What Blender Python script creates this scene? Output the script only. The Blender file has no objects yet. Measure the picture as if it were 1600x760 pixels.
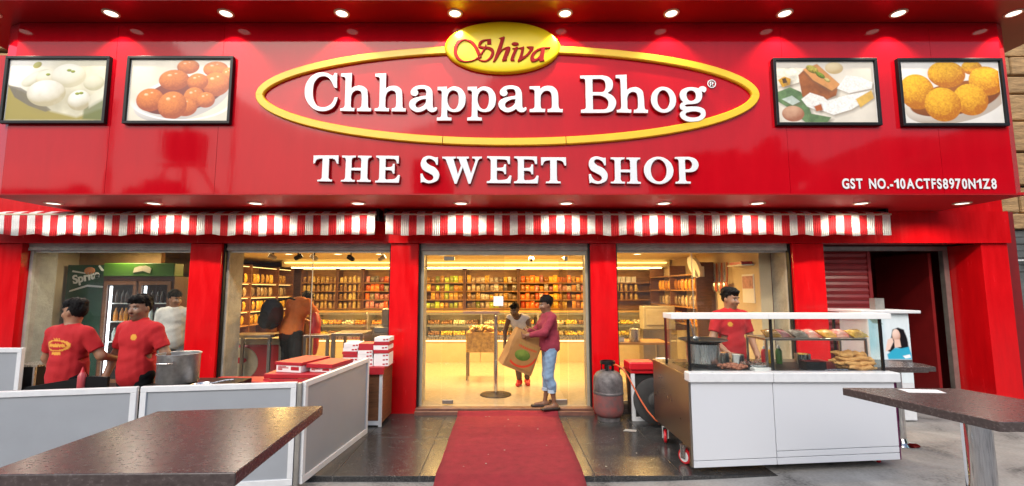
import bpy, bmesh, math, random
import numpy as np
from mathutils import Vector, Matrix

R = math.radians
PI = math.pi
rnd = random.Random(7)
scene = bpy.context.scene

# ---------------------------------------------------------------- camera
cam_d = bpy.data.cameras.new('camera')
cam = bpy.data.objects.new('camera', cam_d)
scene.collection.objects.link(cam)
cam.location = (0, 0, 1.8)
cam.rotation_euler = (R(90 + 5.83), 0, 0)
cam_d.sensor_width = 36.0
cam_d.lens = 36.0 * 715 / 1600
cam_d.shift_x = 15 / 1600
cam_d.clip_start = 0.05
cam_d.clip_end = 2000
scene.camera = cam

# ---------------------------------------------------------------- sky, sun, exposure
SUN_EL, SUN_AZ = 38.0, 200.0          # azimuth measured clockwise from +Y (north): the sun stands behind the camera
world = bpy.data.worlds.new('World')
scene.world = world
world.use_nodes = True
wn = world.node_tree
wn.nodes.clear()
sky = wn.nodes.new('ShaderNodeTexSky')
sky.sky_type = 'NISHITA'
sky.sun_disc = False
sky.sun_elevation = R(SUN_EL)
sky.sun_rotation = R(SUN_AZ)
sky.air_density = 1.3
sky.dust_density = 2.2
sky.ozone_density = 1.0
bg = wn.nodes.new('ShaderNodeBackground')
bg.inputs['Strength'].default_value = 0.15
wo = wn.nodes.new('ShaderNodeOutputWorld')
wn.links.new(sky.outputs[0], bg.inputs[0])
wn.links.new(bg.outputs[0], wo.inputs[0])

sd = bpy.data.lights.new('sun', 'SUN')
sd.energy = 1.2
sd.angle = R(40)
sd.color = (1.0, 0.96, 0.9)
sun = bpy.data.objects.new('sun', sd)
scene.collection.objects.link(sun)
sdir = Vector((math.sin(R(SUN_AZ)) * math.cos(R(SUN_EL)), math.cos(R(SUN_AZ)) * math.cos(R(SUN_EL)), math.sin(R(SUN_EL))))
sun.rotation_euler = (-sdir).to_track_quat('-Z', 'Y').to_euler()

scene.view_settings.view_transform = 'Standard'
scene.view_settings.look = 'None'
scene.view_settings.exposure = 0.58
scene.view_settings.gamma = 1.0
scene.view_settings.use_curve_mapping = False
scene.render.engine = 'CYCLES'
scene.cycles.use_denoising = True
scene.cycles.max_bounces = 8
scene.cycles.transparent_max_bounces = 16
scene.cycles.sample_clamp_indirect = 6.0
scene.cycles.caustics_reflective = False
scene.cycles.caustics_refractive = False

# ---------------------------------------------------------------- materials
def mat(name, col, rough=0.5, metal=0.0, var=0.0, vscale=6.0, bump=0.0, bscale=40.0, spec=0.5, dark=None, coat=0.0, aniso=None, trans=0.0, detail=5.0, rvar=0.0, sheen=0.0):
    m = bpy.data.materials.new(name)
    m.use_nodes = True
    nt = m.node_tree
    b = nt.nodes['Principled BSDF']
    b.inputs['Roughness'].default_value = rough
    b.inputs['Metallic'].default_value = metal
    b.inputs['Specular IOR Level'].default_value = spec
    b.inputs['Coat Weight'].default_value = coat
    b.inputs['Coat Roughness'].default_value = 0.05
    if trans: b.inputs['Transmission Weight'].default_value = trans
    if sheen: b.inputs['Sheen Weight'].default_value = sheen
    b.inputs['Base Color'].default_value = (*col, 1)
    tc = nt.nodes.new('ShaderNodeTexCoord')
    src = tc.outputs['Object']
    if aniso:
        mp = nt.nodes.new('ShaderNodeMapping')
        mp.inputs['Scale'].default_value = aniso
        nt.links.new(src, mp.inputs[0]); src = mp.outputs[0]
    if var or rvar:
        n = nt.nodes.new('ShaderNodeTexNoise')
        n.inputs['Scale'].default_value = vscale
        n.inputs['Detail'].default_value = detail
        n.inputs['Roughness'].default_value = 0.62
        nt.links.new(src, n.inputs['Vector'])
        rp = nt.nodes.new('ShaderNodeMapRange')
        rp.inputs['From Min'].default_value = 0.3
        rp.inputs['From Max'].default_value = 0.7
        nt.links.new(n.outputs['Fac'], rp.inputs['Value'])
        if var:
            mx = nt.nodes.new('ShaderNodeMix'); mx.data_type = 'RGBA'
            d = dark if dark else tuple(c * (1 - var) for c in col)
            mx.inputs['A'].default_value = (*d, 1)
            mx.inputs['B'].default_value = (*[min(1, c * (1 + var * 0.5)) for c in col], 1)
            nt.links.new(rp.outputs[0], mx.inputs['Factor'])
            nt.links.new(mx.outputs['Result'], b.inputs['Base Color'])
        if rvar:
            r2 = nt.nodes.new('ShaderNodeMapRange')
            r2.inputs['To Min'].default_value = max(0.02, rough - rvar)
            r2.inputs['To Max'].default_value = min(1, rough + rvar)
            nt.links.new(rp.outputs[0], r2.inputs['Value'])
            nt.links.new(r2.outputs[0], b.inputs['Roughness'])
    if bump:
        n2 = nt.nodes.new('ShaderNodeTexNoise')
        n2.inputs['Scale'].default_value = bscale
        n2.inputs['Detail'].default_value = 4.0
        nt.links.new(src, n2.inputs['Vector'])
        bp = nt.nodes.new('ShaderNodeBump')
        bp.inputs['Strength'].default_value = bump
        bp.inputs['Distance'].default_value = 0.02
        nt.links.new(n2.outputs['Fac'], bp.inputs['Height'])
        nt.links.new(bp.outputs[0], b.inputs['Normal'])
    return m

def mat_emit(name, col, strength):
    m = bpy.data.materials.new(name); m.use_nodes = True
    nt = m.node_tree
    b = nt.nodes['Principled BSDF']
    b.inputs['Base Color'].default_value = (0.8, 0.8, 0.8, 1)
    b.inputs['Emission Color'].default_value = (*col, 1)
    b.inputs['Emission Strength'].default_value = strength
    return m

def mat_glass(name, tint=(0.93, 0.96, 0.95), ior=1.45, rough=0.0, dust=0.0):
    m = bpy.data.materials.new(name); m.use_nodes = True
    nt = m.node_tree; nt.nodes.clear()
    t = nt.nodes.new('ShaderNodeBsdfTransparent'); t.inputs[0].default_value = (*tint, 1)
    g = nt.nodes.new('ShaderNodeBsdfGlossy'); g.inputs['Roughness'].default_value = rough
    f = nt.nodes.new('ShaderNodeFresnel'); f.inputs['IOR'].default_value = ior
    mx = nt.nodes.new('ShaderNodeMixShader')
    o = nt.nodes.new('ShaderNodeOutputMaterial')
    ge = nt.nodes.new('ShaderNodeNewGeometry'); inv = nt.nodes.new('ShaderNodeMath'); inv.operation = 'SUBTRACT'; inv.inputs[0].default_value = 1.0
    mu = nt.nodes.new('ShaderNodeMath'); mu.operation = 'MULTIPLY'      # only the outer face reflects: the pane is thin
    nt.links.new(ge.outputs['Backfacing'], inv.inputs[1]); nt.links.new(f.outputs[0], mu.inputs[0]); nt.links.new(inv.outputs[0], mu.inputs[1])
    nt.links.new(mu.outputs[0], mx.inputs[0]); nt.links.new(t.outputs[0], mx.inputs[1]); nt.links.new(g.outputs[0], mx.inputs[2])
    last = mx.outputs[0]
    if dust:
        tc = nt.nodes.new('ShaderNodeTexCoord'); mp = nt.nodes.new('ShaderNodeMapping'); mp.inputs['Scale'].default_value = (1.0, 1.0, 0.5)
        n = nt.nodes.new('ShaderNodeTexNoise'); n.inputs['Scale'].default_value = 2.4; n.inputs['Detail'].default_value = 9; n.inputs['Distortion'].default_value = 1.2
        mr = nt.nodes.new('ShaderNodeMapRange'); mr.inputs['From Min'].default_value = 0.38; mr.inputs['From Max'].default_value = 0.75; mr.inputs['To Min'].default_value = dust*0.2; mr.inputs['To Max'].default_value = dust
        df = nt.nodes.new('ShaderNodeBsdfDiffuse'); df.inputs[0].default_value = (0.6, 0.6, 0.58, 1)
        m2 = nt.nodes.new('ShaderNodeMixShader')
        nt.links.new(tc.outputs['Object'], mp.inputs[0]); nt.links.new(mp.outputs[0], n.inputs['Vector']); nt.links.new(n.outputs['Fac'], mr.inputs['Value']); nt.links.new(mr.outputs[0], m2.inputs[0])
        nt.links.new(last, m2.inputs[1]); nt.links.new(df.outputs[0], m2.inputs[2]); last = m2.outputs[0]
    nt.links.new(last, o.inputs[0])
    return m

def mat_attr(name, rough=0.5, attr='Col', bump=0.0, bscale=80, coat=0.0, sss=0.0):
    m = bpy.data.materials.new(name); m.use_nodes = True
    nt = m.node_tree
    b = nt.nodes['Principled BSDF']
    a = nt.nodes.new('ShaderNodeAttribute'); a.attribute_name = attr
    nt.links.new(a.outputs['Color'], b.inputs['Base Color'])
    b.inputs['Roughness'].default_value = rough
    b.inputs['Coat Weight'].default_value = coat
    if bump:
        n2 = nt.nodes.new('ShaderNodeTexNoise'); n2.inputs['Scale'].default_value = bscale
        tc = nt.nodes.new('ShaderNodeTexCoord'); nt.links.new(tc.outputs['Object'], n2.inputs['Vector'])
        bp = nt.nodes.new('ShaderNodeBump'); bp.inputs['Strength'].default_value = bump; bp.inputs['Distance'].default_value = 0.01
        nt.links.new(n2.outputs['Fac'], bp.inputs['Height']); nt.links.new(bp.outputs[0], b.inputs['Normal'])
    return m

RED = (0.47, 0.003, 0.010)
M = {}
M['acp'] = mat('red_composite_panel', RED, 0.06, var=0.07, vscale=1.6, bump=0.03, bscale=1.6, rvar=0.02, aniso=(4, 4, 0.7), spec=0.26, coat=0.0)
M['acp_pillar'] = mat('red_pillar_panel', (0.56, 0.003, 0.006), 0.20, spec=0.35, var=0.14, vscale=2.5, bump=0.03, bscale=3.0, rvar=0.08, aniso=(5, 5, 0.8))
M['soffit'] = mat('red_soffit_panel', (0.42, 0.003, 0.005), 0.5, var=0.08, vscale=1.5, spec=0.35)
M['ledge'] = mat('dark_red_ledge_panel', (0.30, 0.003, 0.004), 0.3, var=0.1, vscale=1.5, spec=0.3)
M['yellow'] = mat('yellow_acrylic', (0.82, 0.50, 0.015), 0.35, var=0.06, vscale=5)
M['yellow_gloss'] = mat('yellow_gloss_acrylic', (0.92, 0.68, 0.012), 0.3, var=0.04, vscale=3, spec=0.35)
M['letter_white'] = mat('white_acrylic', (0.72, 0.74, 0.76), 0.3, var=0.05, vscale=3)
M['letter_side'] = mat('letter_return', (0.30, 0.02, 0.02), 0.4)
M['letter_red'] = mat('red_acrylic', (0.34, 0.008, 0.008), 0.55, var=0.05, spec=0.15)
M['white_paint'] = mat('white_powder_coat', (0.68, 0.69, 0.71), 0.35, var=0.07, vscale=14, rvar=0.08)
M['white_plastic'] = mat('white_plastic', (0.80, 0.80, 0.79), 0.4, var=0.04)
M['cart_white'] = mat('cart_white_laminate', (0.58, 0.60, 0.645), 0.32, var=0.03, vscale=0.5, rvar=0.0, detail=2.0)
M['frost'] = mat('frosted_panel', (0.31, 0.33, 0.36), 0.42, var=0.06, vscale=3, rvar=0.05)
M['black'] = mat('black_satin', (0.007, 0.007, 0.008), 0.4, spec=0.3, var=0.2, vscale=12)
M['black_matt'] = mat('black_matt', (0.015, 0.015, 0.016), 0.7, var=0.3, vscale=20)
M['rubber'] = mat('black_rubber', (0.02, 0.02, 0.02), 0.55, bump=0.2, bscale=60)
M['steel'] = mat('stainless_steel', (0.58, 0.58, 0.58), 0.28, 1.0, var=0.15, vscale=7, aniso=(9, 9, 0.6), rvar=0.08)
M['steel_dark'] = mat('worn_stainless', (0.34, 0.30, 0.26), 0.30, 1.0, var=0.06, vscale=2.0, rvar=0.04)
M['pot_alu'] = mat('dull_aluminium_pot', (0.46, 0.46, 0.46), 0.42, 0.85, var=0.2, vscale=30, rvar=0.08)
M['added_pale_van'] = mat('added_van_paint', (0.55, 0.56, 0.58), 0.5, var=0.2, vscale=0.6)
M['chrome'] = mat('polished_steel', (0.68, 0.68, 0.68), 0.07, 1.0, var=0.05, vscale=6, rvar=0.02)
M['alu'] = mat('aluminium', (0.42, 0.40, 0.37), 0.45, 0.8, var=0.2, vscale=10)
M['concrete_jamb'] = mat('raw_plaster', (0.44, 0.42, 0.38), 0.85, var=0.3, vscale=5, bump=0.5, bscale=30, detail=9)
M['wood_dark'] = mat('dark_stained_wood', (0.18, 0.07, 0.028), 0.45, var=0.4, vscale=5, aniso=(1, 1, 8))
M['wood_shelf'] = mat('warm_shelf_wood', (0.40, 0.20, 0.065), 0.45, var=0.35, vscale=4, aniso=(1, 8, 8))
M['wall_in'] = mat('cream_interior_wall', (0.62, 0.50, 0.34), 0.75, var=0.1, vscale=3)
M['ceil_in'] = mat('cream_ceiling', (0.70, 0.58, 0.36), 0.7, var=0.04)
M['floor_in'] = mat('cream_vitrified_floor', (0.46, 0.39, 0.28), 0.16, var=0.12, vscale=14, rvar=0.05)
M['glass'] = mat_glass('window_glass', (0.94, 0.95, 0.94), 1.55, dust=0.02)
M['glass_clear'] = mat_glass('display_glass', (0.96, 0.98, 0.97), 1.45, dust=0.015)
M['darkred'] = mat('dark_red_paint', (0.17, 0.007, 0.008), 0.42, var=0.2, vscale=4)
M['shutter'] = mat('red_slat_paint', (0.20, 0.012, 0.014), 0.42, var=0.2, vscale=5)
M['stripe_red'] = mat('awning_red', (0.60, 0.012, 0.02), 0.8, var=0.12, vscale=9, bump=0.1, bscale=200)
M['stripe_white'] = mat('awning_white', (0.82, 0.81, 0.79), 0.8, var=0.14, vscale=9, bump=0.1, bscale=200)
M['cream_bar'] = mat('cream_metal_bar', (0.62, 0.54, 0.38), 0.4, var=0.2, vscale=8)
M['slate'] = None
M['concrete'] = None
M['carpet'] = mat('red_carpet', (0.33, 0.020, 0.034), 0.95, var=0.22, vscale=9, bump=0.8, bscale=420, detail=9, sheen=0.0)
M['granite'] = None
M['lens'] = mat_emit('lit_lens', (1.0, 0.93, 0.80), 1.4)
M['lens_low'] = mat_emit('lit_lens_low', (1.0, 0.93, 0.82), 1.6)
M['lens_warm'] = mat_emit('warm_lit_lens', (1.0, 0.80, 0.42), 7.0)
M['strip_warm'] = mat_emit('warm_light_strip', (1.0, 0.66, 0.20), 2.2)
M['strip_case'] = mat_emit('case_light_strip', (1.0, 0.70, 0.25), 16.0)
M['tube_cool'] = mat_emit('cool_cabinet_light', (0.85, 0.9, 1.0), 4.0)
M['red_plastic'] = mat('red_plastic', (0.55, 0.012, 0.02), 0.3, var=0.08)
M['red_cloth'] = mat('red_table_cover', (0.42, 0.008, 0.018), 0.45, var=0.15, vscale=6, bump=0.15, bscale=12)
M['box_white'] = mat('white_card', (0.76, 0.75, 0.74), 0.6, var=0.05)
M['box_red'] = mat('red_card', (0.40, 0.008, 0.02), 0.5, var=0.06)
M['kraft'] = mat('kraft_paper', (0.34, 0.17, 0.055), 0.75, var=0.18, vscale=7, bump=0.25, bscale=18)
M['paper'] = mat('white_paper', (0.82, 0.82, 0.82), 0.7)
M['hose'] = mat('orange_rubber_hose', (0.50, 0.085, 0.015), 0.45, var=0.15)
M['cyl_red'] = mat('worn_red_cylinder_paint', (0.20, 0.045, 0.042), 0.6, var=0.6, vscale=9, dark=(0.085, 0.07, 0.072), bump=0.2, bscale=30, detail=9)
M['cyl_grey'] = mat('bare_grey_cylinder_steel', (0.13, 0.12, 0.125), 0.55, 0.2, var=0.5, vscale=11, dark=(0.05, 0.045, 0.047), bump=0.2, bscale=30, detail=9)
M['fried'] = mat('golden_fried_dough', (0.66, 0.36, 0.12), 0.6, var=0.45, vscale=14, bump=0.5, bscale=60, dark=(0.42, 0.17, 0.04))
M['green_sign'] = mat('green_sign_board', (0.012, 0.075, 0.045), 0.35, var=0.25, vscale=3)
M['green_header'] = mat('green_cooler_header', (0.06, 0.16, 0.02), 0.35, var=0.1)
M['purple'] = mat('purple_edge_film', (0.09, 0.003, 0.05), 0.4)
M['grout'] = mat('pale_grout', (0.11, 0.105, 0.10), 0.9, var=0.3, vscale=30)
M['hair'] = mat('black_hair', (0.006, 0.005, 0.005), 0.6, bump=0.5, bscale=90, var=0.3, vscale=40, spec=0.12)
M['skin_attr'] = mat_attr('skin', 0.5)
M['print_attr'] = mat_attr('printed_picture', 0.28)
M['cloth_attr'] = mat_attr('printed_cloth', 0.85, bump=0.25, bscale=60)
M['jeans'] = mat('blue_denim', (0.17, 0.27, 0.40), 0.85, var=0.3, vscale=7, bump=0.3, bscale=60)
M['maroon'] = mat('maroon_knit', (0.22, 0.020, 0.042), 0.9, var=0.2, vscale=8, bump=0.4, bscale=70)
M['orange_cloth'] = mat('orange_cotton', (0.55, 0.13, 0.012), 0.85, var=0.2, vscale=7, bump=0.3, bscale=30)
M['vest'] = mat('grey_white_vest', (0.48, 0.48, 0.50), 0.9, var=0.2, vscale=9, bump=0.3, bscale=40)
M['white_cloth'] = mat('white_cotton', (0.58, 0.57, 0.56), 0.85, var=0.15, vscale=8, bump=0.2, bscale=40)
M['black_cloth'] = mat('black_trousers', (0.010, 0.010, 0.012), 0.9, spec=0.1, var=0.3, vscale=8, bump=0.3, bscale=30)
M['grey_cloth'] = mat('grey_trousers', (0.22, 0.24, 0.27), 0.85, var=0.25, vscale=8, bump=0.3, bscale=40)
M['brown_cloth'] = mat('brown_trousers', (0.09, 0.05, 0.03), 0.85, var=0.25, vscale=8)
M['shoe_dark'] = mat('dark_leather', (0.03, 0.018, 0.014), 0.5, var=0.2)
M['shoe_red'] = mat('red_shoe', (0.45, 0.02, 0.02), 0.5)
M['stone_tan'] = mat('tan_split_stone', (0.42, 0.26, 0.12), 0.85, var=0.5, vscale=3.5, bump=0.9, bscale=9, detail=9, aniso=(1, 1, 5))
M['mortar'] = mat('grey_mortar', (0.20, 0.17, 0.15), 0.95, var=0.3, vscale=8)
M['wall_grey'] = mat('weathered_grey_wall', (0.10, 0.11, 0.11), 0.9, var=0.45, vscale=3, bump=0.6, bscale=12, detail=9)
M['street'] = mat('weathered_street_front', (0.20, 0.18, 0.16), 0.9, var=0.4, vscale=0.3)
M['leafy'] = mat('street_tree_foliage', (0.05, 0.08, 0.03), 0.8, var=0.5, vscale=2)
M['bottle_amber'] = mat('amber_drink', (0.60, 0.22, 0.02), 0.12, var=0.2, spec=0.6)
M['bottle_dark'] = mat('cola_drink', (0.05, 0.02, 0.01), 0.12, spec=0.6)
M['bottle_clear'] = mat('clear_bottle', (0.45, 0.48, 0.45), 0.1, spec=0.6)

def mat_slate():
    m = mat('dark_slate_tile', (0.036, 0.038, 0.042), 0.22)
    nt = m.node_tree; b = nt.nodes['Principled BSDF']
    tc = nt.nodes.new('ShaderNodeTexCoord')
    n = nt.nodes.new('ShaderNodeTexNoise'); n.inputs['Scale'].default_value = 3.0; n.inputs['Detail'].default_value = 8; n.inputs['Distortion'].default_value = 2.5
    nt.links.new(tc.outputs['Object'], n.inputs['Vector'])
    w = nt.nodes.new('ShaderNodeTexNoise'); w.inputs['Scale'].default_value = 26.0; w.inputs['Detail'].default_value = 6; w.inputs['Distortion'].default_value = 5.0
    nt.links.new(tc.outputs['Object'], w.inputs['Vector'])
    cr = nt.nodes.new('ShaderNodeValToRGB')
    cr.color_ramp.elements[0].position = 0.47; cr.color_ramp.elements[0].color = (0, 0, 0, 1)
    cr.color_ramp.elements[1].position = 0.68; cr.color_ramp.elements[1].color = (1, 1, 1, 1)
    nt.links.new(w.outputs['Fac'], cr.inputs[0])
    mu = nt.nodes.new('ShaderNodeMath'); mu.operation = 'MULTIPLY'
    nt.links.new(cr.outputs[0], mu.inputs[0]); nt.links.new(n.outputs['Fac'], mu.inputs[1])
    mx = nt.nodes.new('ShaderNodeMix'); mx.data_type = 'RGBA'
    mx.inputs['A'].default_value = (0.020, 0.021, 0.023, 1); mx.inputs['B'].default_value = (0.17, 0.165, 0.16, 1)
    nt.links.new(mu.outputs[0], mx.inputs['Factor'])
    nt.links.new(mx.outputs['Result'], b.inputs['Base Color'])
    mr = nt.nodes.new('ShaderNodeMapRange'); mr.inputs['To Min'].default_value = 0.14; mr.inputs['To Max'].default_value = 0.34
    nt.links.new(n.outputs['Fac'], mr.inputs['Value']); nt.links.new(mr.outputs[0], b.inputs['Roughness'])
    return m
M['slate'] = mat_slate()
M['granite'] = mat('polished_brown_granite', (0.080, 0.062, 0.059), 0.26, var=0.45, vscale=38, aniso=(1, 1.5, 1.5), dark=(0.046, 0.033, 0.031), rvar=0.03, detail=10)
def mat_concrete():
    m = mat('worn_concrete', (0.25, 0.245, 0.235), 0.88, bump=0.35, bscale=18)
    nt = m.node_tree; b = nt.nodes['Principled BSDF']
    tc = nt.nodes.new('ShaderNodeTexCoord')
    a = nt.nodes.new('ShaderNodeTexNoise'); a.inputs['Scale'].default_value = 1.6; a.inputs['Detail'].default_value = 10; a.inputs['Distortion'].default_value = 0.8
    c = nt.nodes.new('ShaderNodeTexNoise'); c.inputs['Scale'].default_value = 40; c.inputs['Detail'].default_value = 6
    nt.links.new(tc.outputs['Object'], a.inputs['Vector']); nt.links.new(tc.outputs['Object'], c.inputs['Vector'])
    ad = nt.nodes.new('ShaderNodeMath'); ad.operation = 'MULTIPLY_ADD'; ad.inputs[1].default_value = 0.35
    nt.links.new(c.outputs['Fac'], ad.inputs[0]); nt.links.new(a.outputs['Fac'], ad.inputs[2])
    cr = nt.nodes.new('ShaderNodeValToRGB')
    cr.color_ramp.elements[0].position = 0.45; cr.color_ramp.elements[0].color = (0.055, 0.052, 0.05, 1)
    cr.color_ramp.elements[1].position = 0.85; cr.color_ramp.elements[1].color = (0.30, 0.29, 0.275, 1)
    e = cr.color_ramp.elements.new(0.62); e.color = (0.21, 0.20, 0.19, 1)
    nt.links.new(ad.outputs[0], cr.inputs[0]); nt.links.new(cr.outputs[0], b.inputs['Base Color'])
    return m
M['concrete'] = mat_concrete()

# ---------------------------------------------------------------- mesh helpers
COL = scene.collection
LOC = {}

class MB:
    def __init__(s): s.v = []; s.f = []; s.m = []
    def add(s, vs, fs, mi=0):
        o = len(s.v); s.v.extend([tuple(v) for v in vs])
        for f in fs: s.f.append([o + i for i in f]); s.m.append(mi)
        return s
    def box(s, x0, x1, y0, y1, z0, z1, mi=0, T=None):
        vs = [(x0,y0,z0),(x1,y0,z0),(x1,y1,z0),(x0,y1,z0),(x0,y0,z1),(x1,y0,z1),(x1,y1,z1),(x0,y1,z1)]
        if T is not None: vs = [T @ Vector(v) for v in vs]
        return s.add(vs, [(0,3,2,1),(4,5,6,7),(0,1,5,4),(1,2,6,5),(2,3,7,6),(3,0,4,7)], mi)
    def bar(s, a, b, w, h=None, mi=0, up=(0,0,1)):
        a = Vector(a); b = Vector(b); h = h or w
        d = (b - a); L = d.length; d.normalize()
        u = Vector(up)
        if abs(d.dot(u)) > 0.98: u = Vector((1,0,0))
        sx = d.cross(u).normalized(); uz = sx.cross(d)
        T = Matrix((( sx.x, d.x, uz.x, a.x),(sx.y, d.y, uz.y, a.y),(sx.z, d.z, uz.z, a.z),(0,0,0,1)))
        return s.box(-w/2, w/2, 0, L, -h/2, h/2, mi, T)
    def prism(s, pts, z0, z1, mi=0, T=None):
        n = len(pts)
        vs = [(p[0],p[1],z0) for p in pts] + [(p[0],p[1],z1) for p in pts]
        if T is not None: vs = [T @ Vector(v) for v in vs]
        fs = [tuple(range(n-1,-1,-1)), tuple(range(n,2*n))] + [(i,(i+1)%n,n+(i+1)%n,n+i) for i in range(n)]
        return s.add(vs, fs, mi)
    def lathe(s, prof, seg=24, c=(0,0,0), mi=0, T=None, sx=1, sy=1, a0=0, closed=True):
        vs = []; fs = []
        for r, z in prof:
            for i in range(seg):
                a = a0 + 2*PI*i/seg
                vs.append((c[0]+r*math.cos(a)*sx, c[1]+r*math.sin(a)*sy, c[2]+z))
        if T is not None: vs = [T @ Vector(v) for v in vs]
        for k in range(len(prof)-1):
            for i in range(seg):
                j = (i+1) % seg
                fs.append((k*seg+i, k*seg+j, (k+1)*seg+j, (k+1)*seg+i))
        if closed:
            if prof[0][0] > 1e-6: fs.append(tuple(range(seg-1,-1,-1)))
            if prof[-1][0] > 1e-6: fs.append(tuple((len(prof)-1)*seg+i for i in range(seg)))
        return s.add(vs, fs, mi)
    def cyl(s, a, b, r0, r1=None, seg=16, mi=0):
        a = Vector(a); b = Vector(b); d = b - a; L = d.length
        T = Matrix.Translation(a) @ d.to_track_quat('Z','Y').to_matrix().to_4x4()
        return s.lathe([(r0,0),(r1 if r1 is not None else r0, L)], seg, mi=mi, T=T)
    def ell(s, c, r, seg=14, ring=8, mi=0, T=None):
        prof = [(math.sin(PI*k/ring), -math.cos(PI*k/ring)) for k in range(ring+1)]
        prof[0] = (1e-4,-1); prof[-1] = (1e-4,1)
        TT = Matrix.Translation(Vector(c)) @ Matrix.Diagonal((r[0],r[1],r[2],1))
        if T is not None: TT = T @ TT
        return s.lathe(prof, seg, mi=mi, T=TT)
    def tube(s, pts, r, seg=8, mi=0, closed=False):
        P = [Vector(p) for p in pts]; n = len(P); vs = []; fs = []
        up = Vector((0.13,0.21,0.97))
        for i,p in enumerate(P):
            t = (P[(i+1)%n]-P[i-1]) if closed else (P[min(i+1,n-1)]-P[max(i-1,0)])
            t.normalize()
            a = t.cross(up); 
            if a.length < 1e-3: a = t.cross(Vector((1,0,0)))
            a.normalize(); b = a.cross(t)
            rr = r[i] if isinstance(r,(list,tuple)) else r
            for k in range(seg):
                q = 2*PI*k/seg
                vs.append(p + a*(rr*math.cos(q)) + b*(rr*math.sin(q)))
        m = n if closed else n-1
        for i in range(m):
            i2 = (i+1)%n
            for k in range(seg):
                k2 = (k+1)%seg
                fs.append((i*seg+k, i2*seg+k, i2*seg+k2, i*seg+k2))
        if not closed: fs += [tuple(range(seg)), tuple((n-1)*seg+k for k in range(seg-1,-1,-1))]
        return s.add(vs, fs, mi)
    def build(s, name, mats, parent=None, smooth=None, bevel=0.0, bseg=2):
        me = bpy.data.meshes.new(name)
        me.from_pydata(s.v, [], s.f)
        for m in (mats if isinstance(mats,(list,tuple)) else [mats]): me.materials.append(m)
        if any(s.m): me.polygons.foreach_set('material_index', s.m)
        me.update()
        if smooth is not None:
            me.polygons.foreach_set('use_smooth', [True]*len(me.polygons))
            me.set_sharp_from_angle(angle=R(smooth))
        return link(me, name, parent, bevel, bseg)

def link(me, name, parent=None, bevel=0.0, bseg=2):
    o = bpy.data.objects.new(name, me)
    COL.objects.link(o)
    if parent is not None:
        o.parent = parent
        r = parent
        while r.parent is not None: r = r.parent
        if r.name in LOC and parent is r: o.matrix_parent_inverse = Matrix.Translation(-LOC[r.name])
    if bevel:
        b = o.modifiers.new('bevel', 'BEVEL'); b.width = bevel; b.segments = bseg; b.limit_method = 'ANGLE'; b.angle_limit = R(40)
        b.harden_normals = False
    return o

def tag(o, label=None, cat=None, group=None, kind=None):
    if label: o['label'] = label
    if cat: o['category'] = cat
    if group: o['group'] = group
    if kind: o['kind'] = kind
    return o

def thing(name, label, cat, loc=(0,0,0), group=None, rz=0.0, world=False):
    """An empty at the thing's base. world=True: its parts are given in world coordinates."""
    o = bpy.data.objects.new(name, None)
    o.empty_display_size = 0.1
    COL.objects.link(o)
    o.location = loc; o.rotation_euler = (0,0,rz)
    if world: LOC[o.name] = Vector(loc)
    return tag(o, label, cat, group)

def dup(root, loc, rz=0.0, label=None, scale=None):
    r = root.copy(); COL.objects.link(r); r.location = loc; r.rotation_euler = (0,0,rz)
    if scale: r.scale = scale
    if label: r['label'] = label
    for ch in root.children:
        c = ch.copy(); COL.objects.link(c); c.parent = r
        for g in ch.children:
            d = g.copy(); COL.objects.link(d); d.parent = c
    return r

def one(name, mb, mats, label, cat, group=None, smooth=None, bevel=0.0, kind=None):
    return tag(mb.build(name, mats, None, smooth, bevel), label, cat, group, kind)

def picture(name, parent, w, h, arr, matl, T, thick=0.004):
    """A flat print: a fine grid whose colours come from an array (rows from the top)."""
    H, W = arr.shape[:2]
    xs = np.linspace(0, w, W); zs = np.linspace(h, 0, H)
    v = np.zeros((H, W, 3)); v[..., 0] = xs[None, :]; v[..., 2] = zs[:, None]
    v = v.reshape(-1, 3)
    Tm = np.array(T)
    v = v @ Tm[:3,:3].T + Tm[:3,3]
    i = np.arange(H*W).reshape(H, W)
    f = np.stack([i[:-1,:-1], i[1:,:-1], i[1:,1:], i[:-1,1:]], -1).reshape(-1, 4)
    me = bpy.data.meshes.new(name)
    me.from_pydata(v.tolist(), [], f.tolist())
    a = me.color_attributes.new('Col', 'FLOAT_COLOR', 'POINT')
    c = np.ones((H*W, 4), np.float32); c[:, :3] = arr.reshape(-1, 3)
    a.data.foreach_set('color', c.ravel())
    me.materials.append(matl)
    return link(me, name, parent)

# ================================================================ SETTING
# ground: worn concrete, a little higher towards the right
def ground_h(x, y):
    t = min(1, max(0, (x - 1.0) / 3.2))
    return -0.055 + 0.10 * t * t * (3 - 2*t) * (1.0 if y > -1 else 0.0) * min(1, max(0, (y + 1) / 4))
g = MB()
xs = [-300, -60, -20, -10] + [(-8 + i*0.4) for i in range(1, 46)] + [14, 24, 60, 300]
ys = [-300, -60, -20, -8] + [(-4 + i*0.4) for i in range(1, 30)] + [9.5, 14, 40, 300]
ii = {}
vs = []
for a, x in enumerate(xs):
    for b, y in enumerate(ys):
        ii[a, b] = len(vs); vs.append((x, y, ground_h(x, y)))
fs = [(ii[a,b], ii[a+1,b], ii[a+1,b+1], ii[a,b+1]) for a in range(len(xs)-1) for b in range(len(ys)-1)]
g.add(vs, fs)
tag(g.build('ground', M['concrete'], None, 60), kind='structure')

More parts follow.
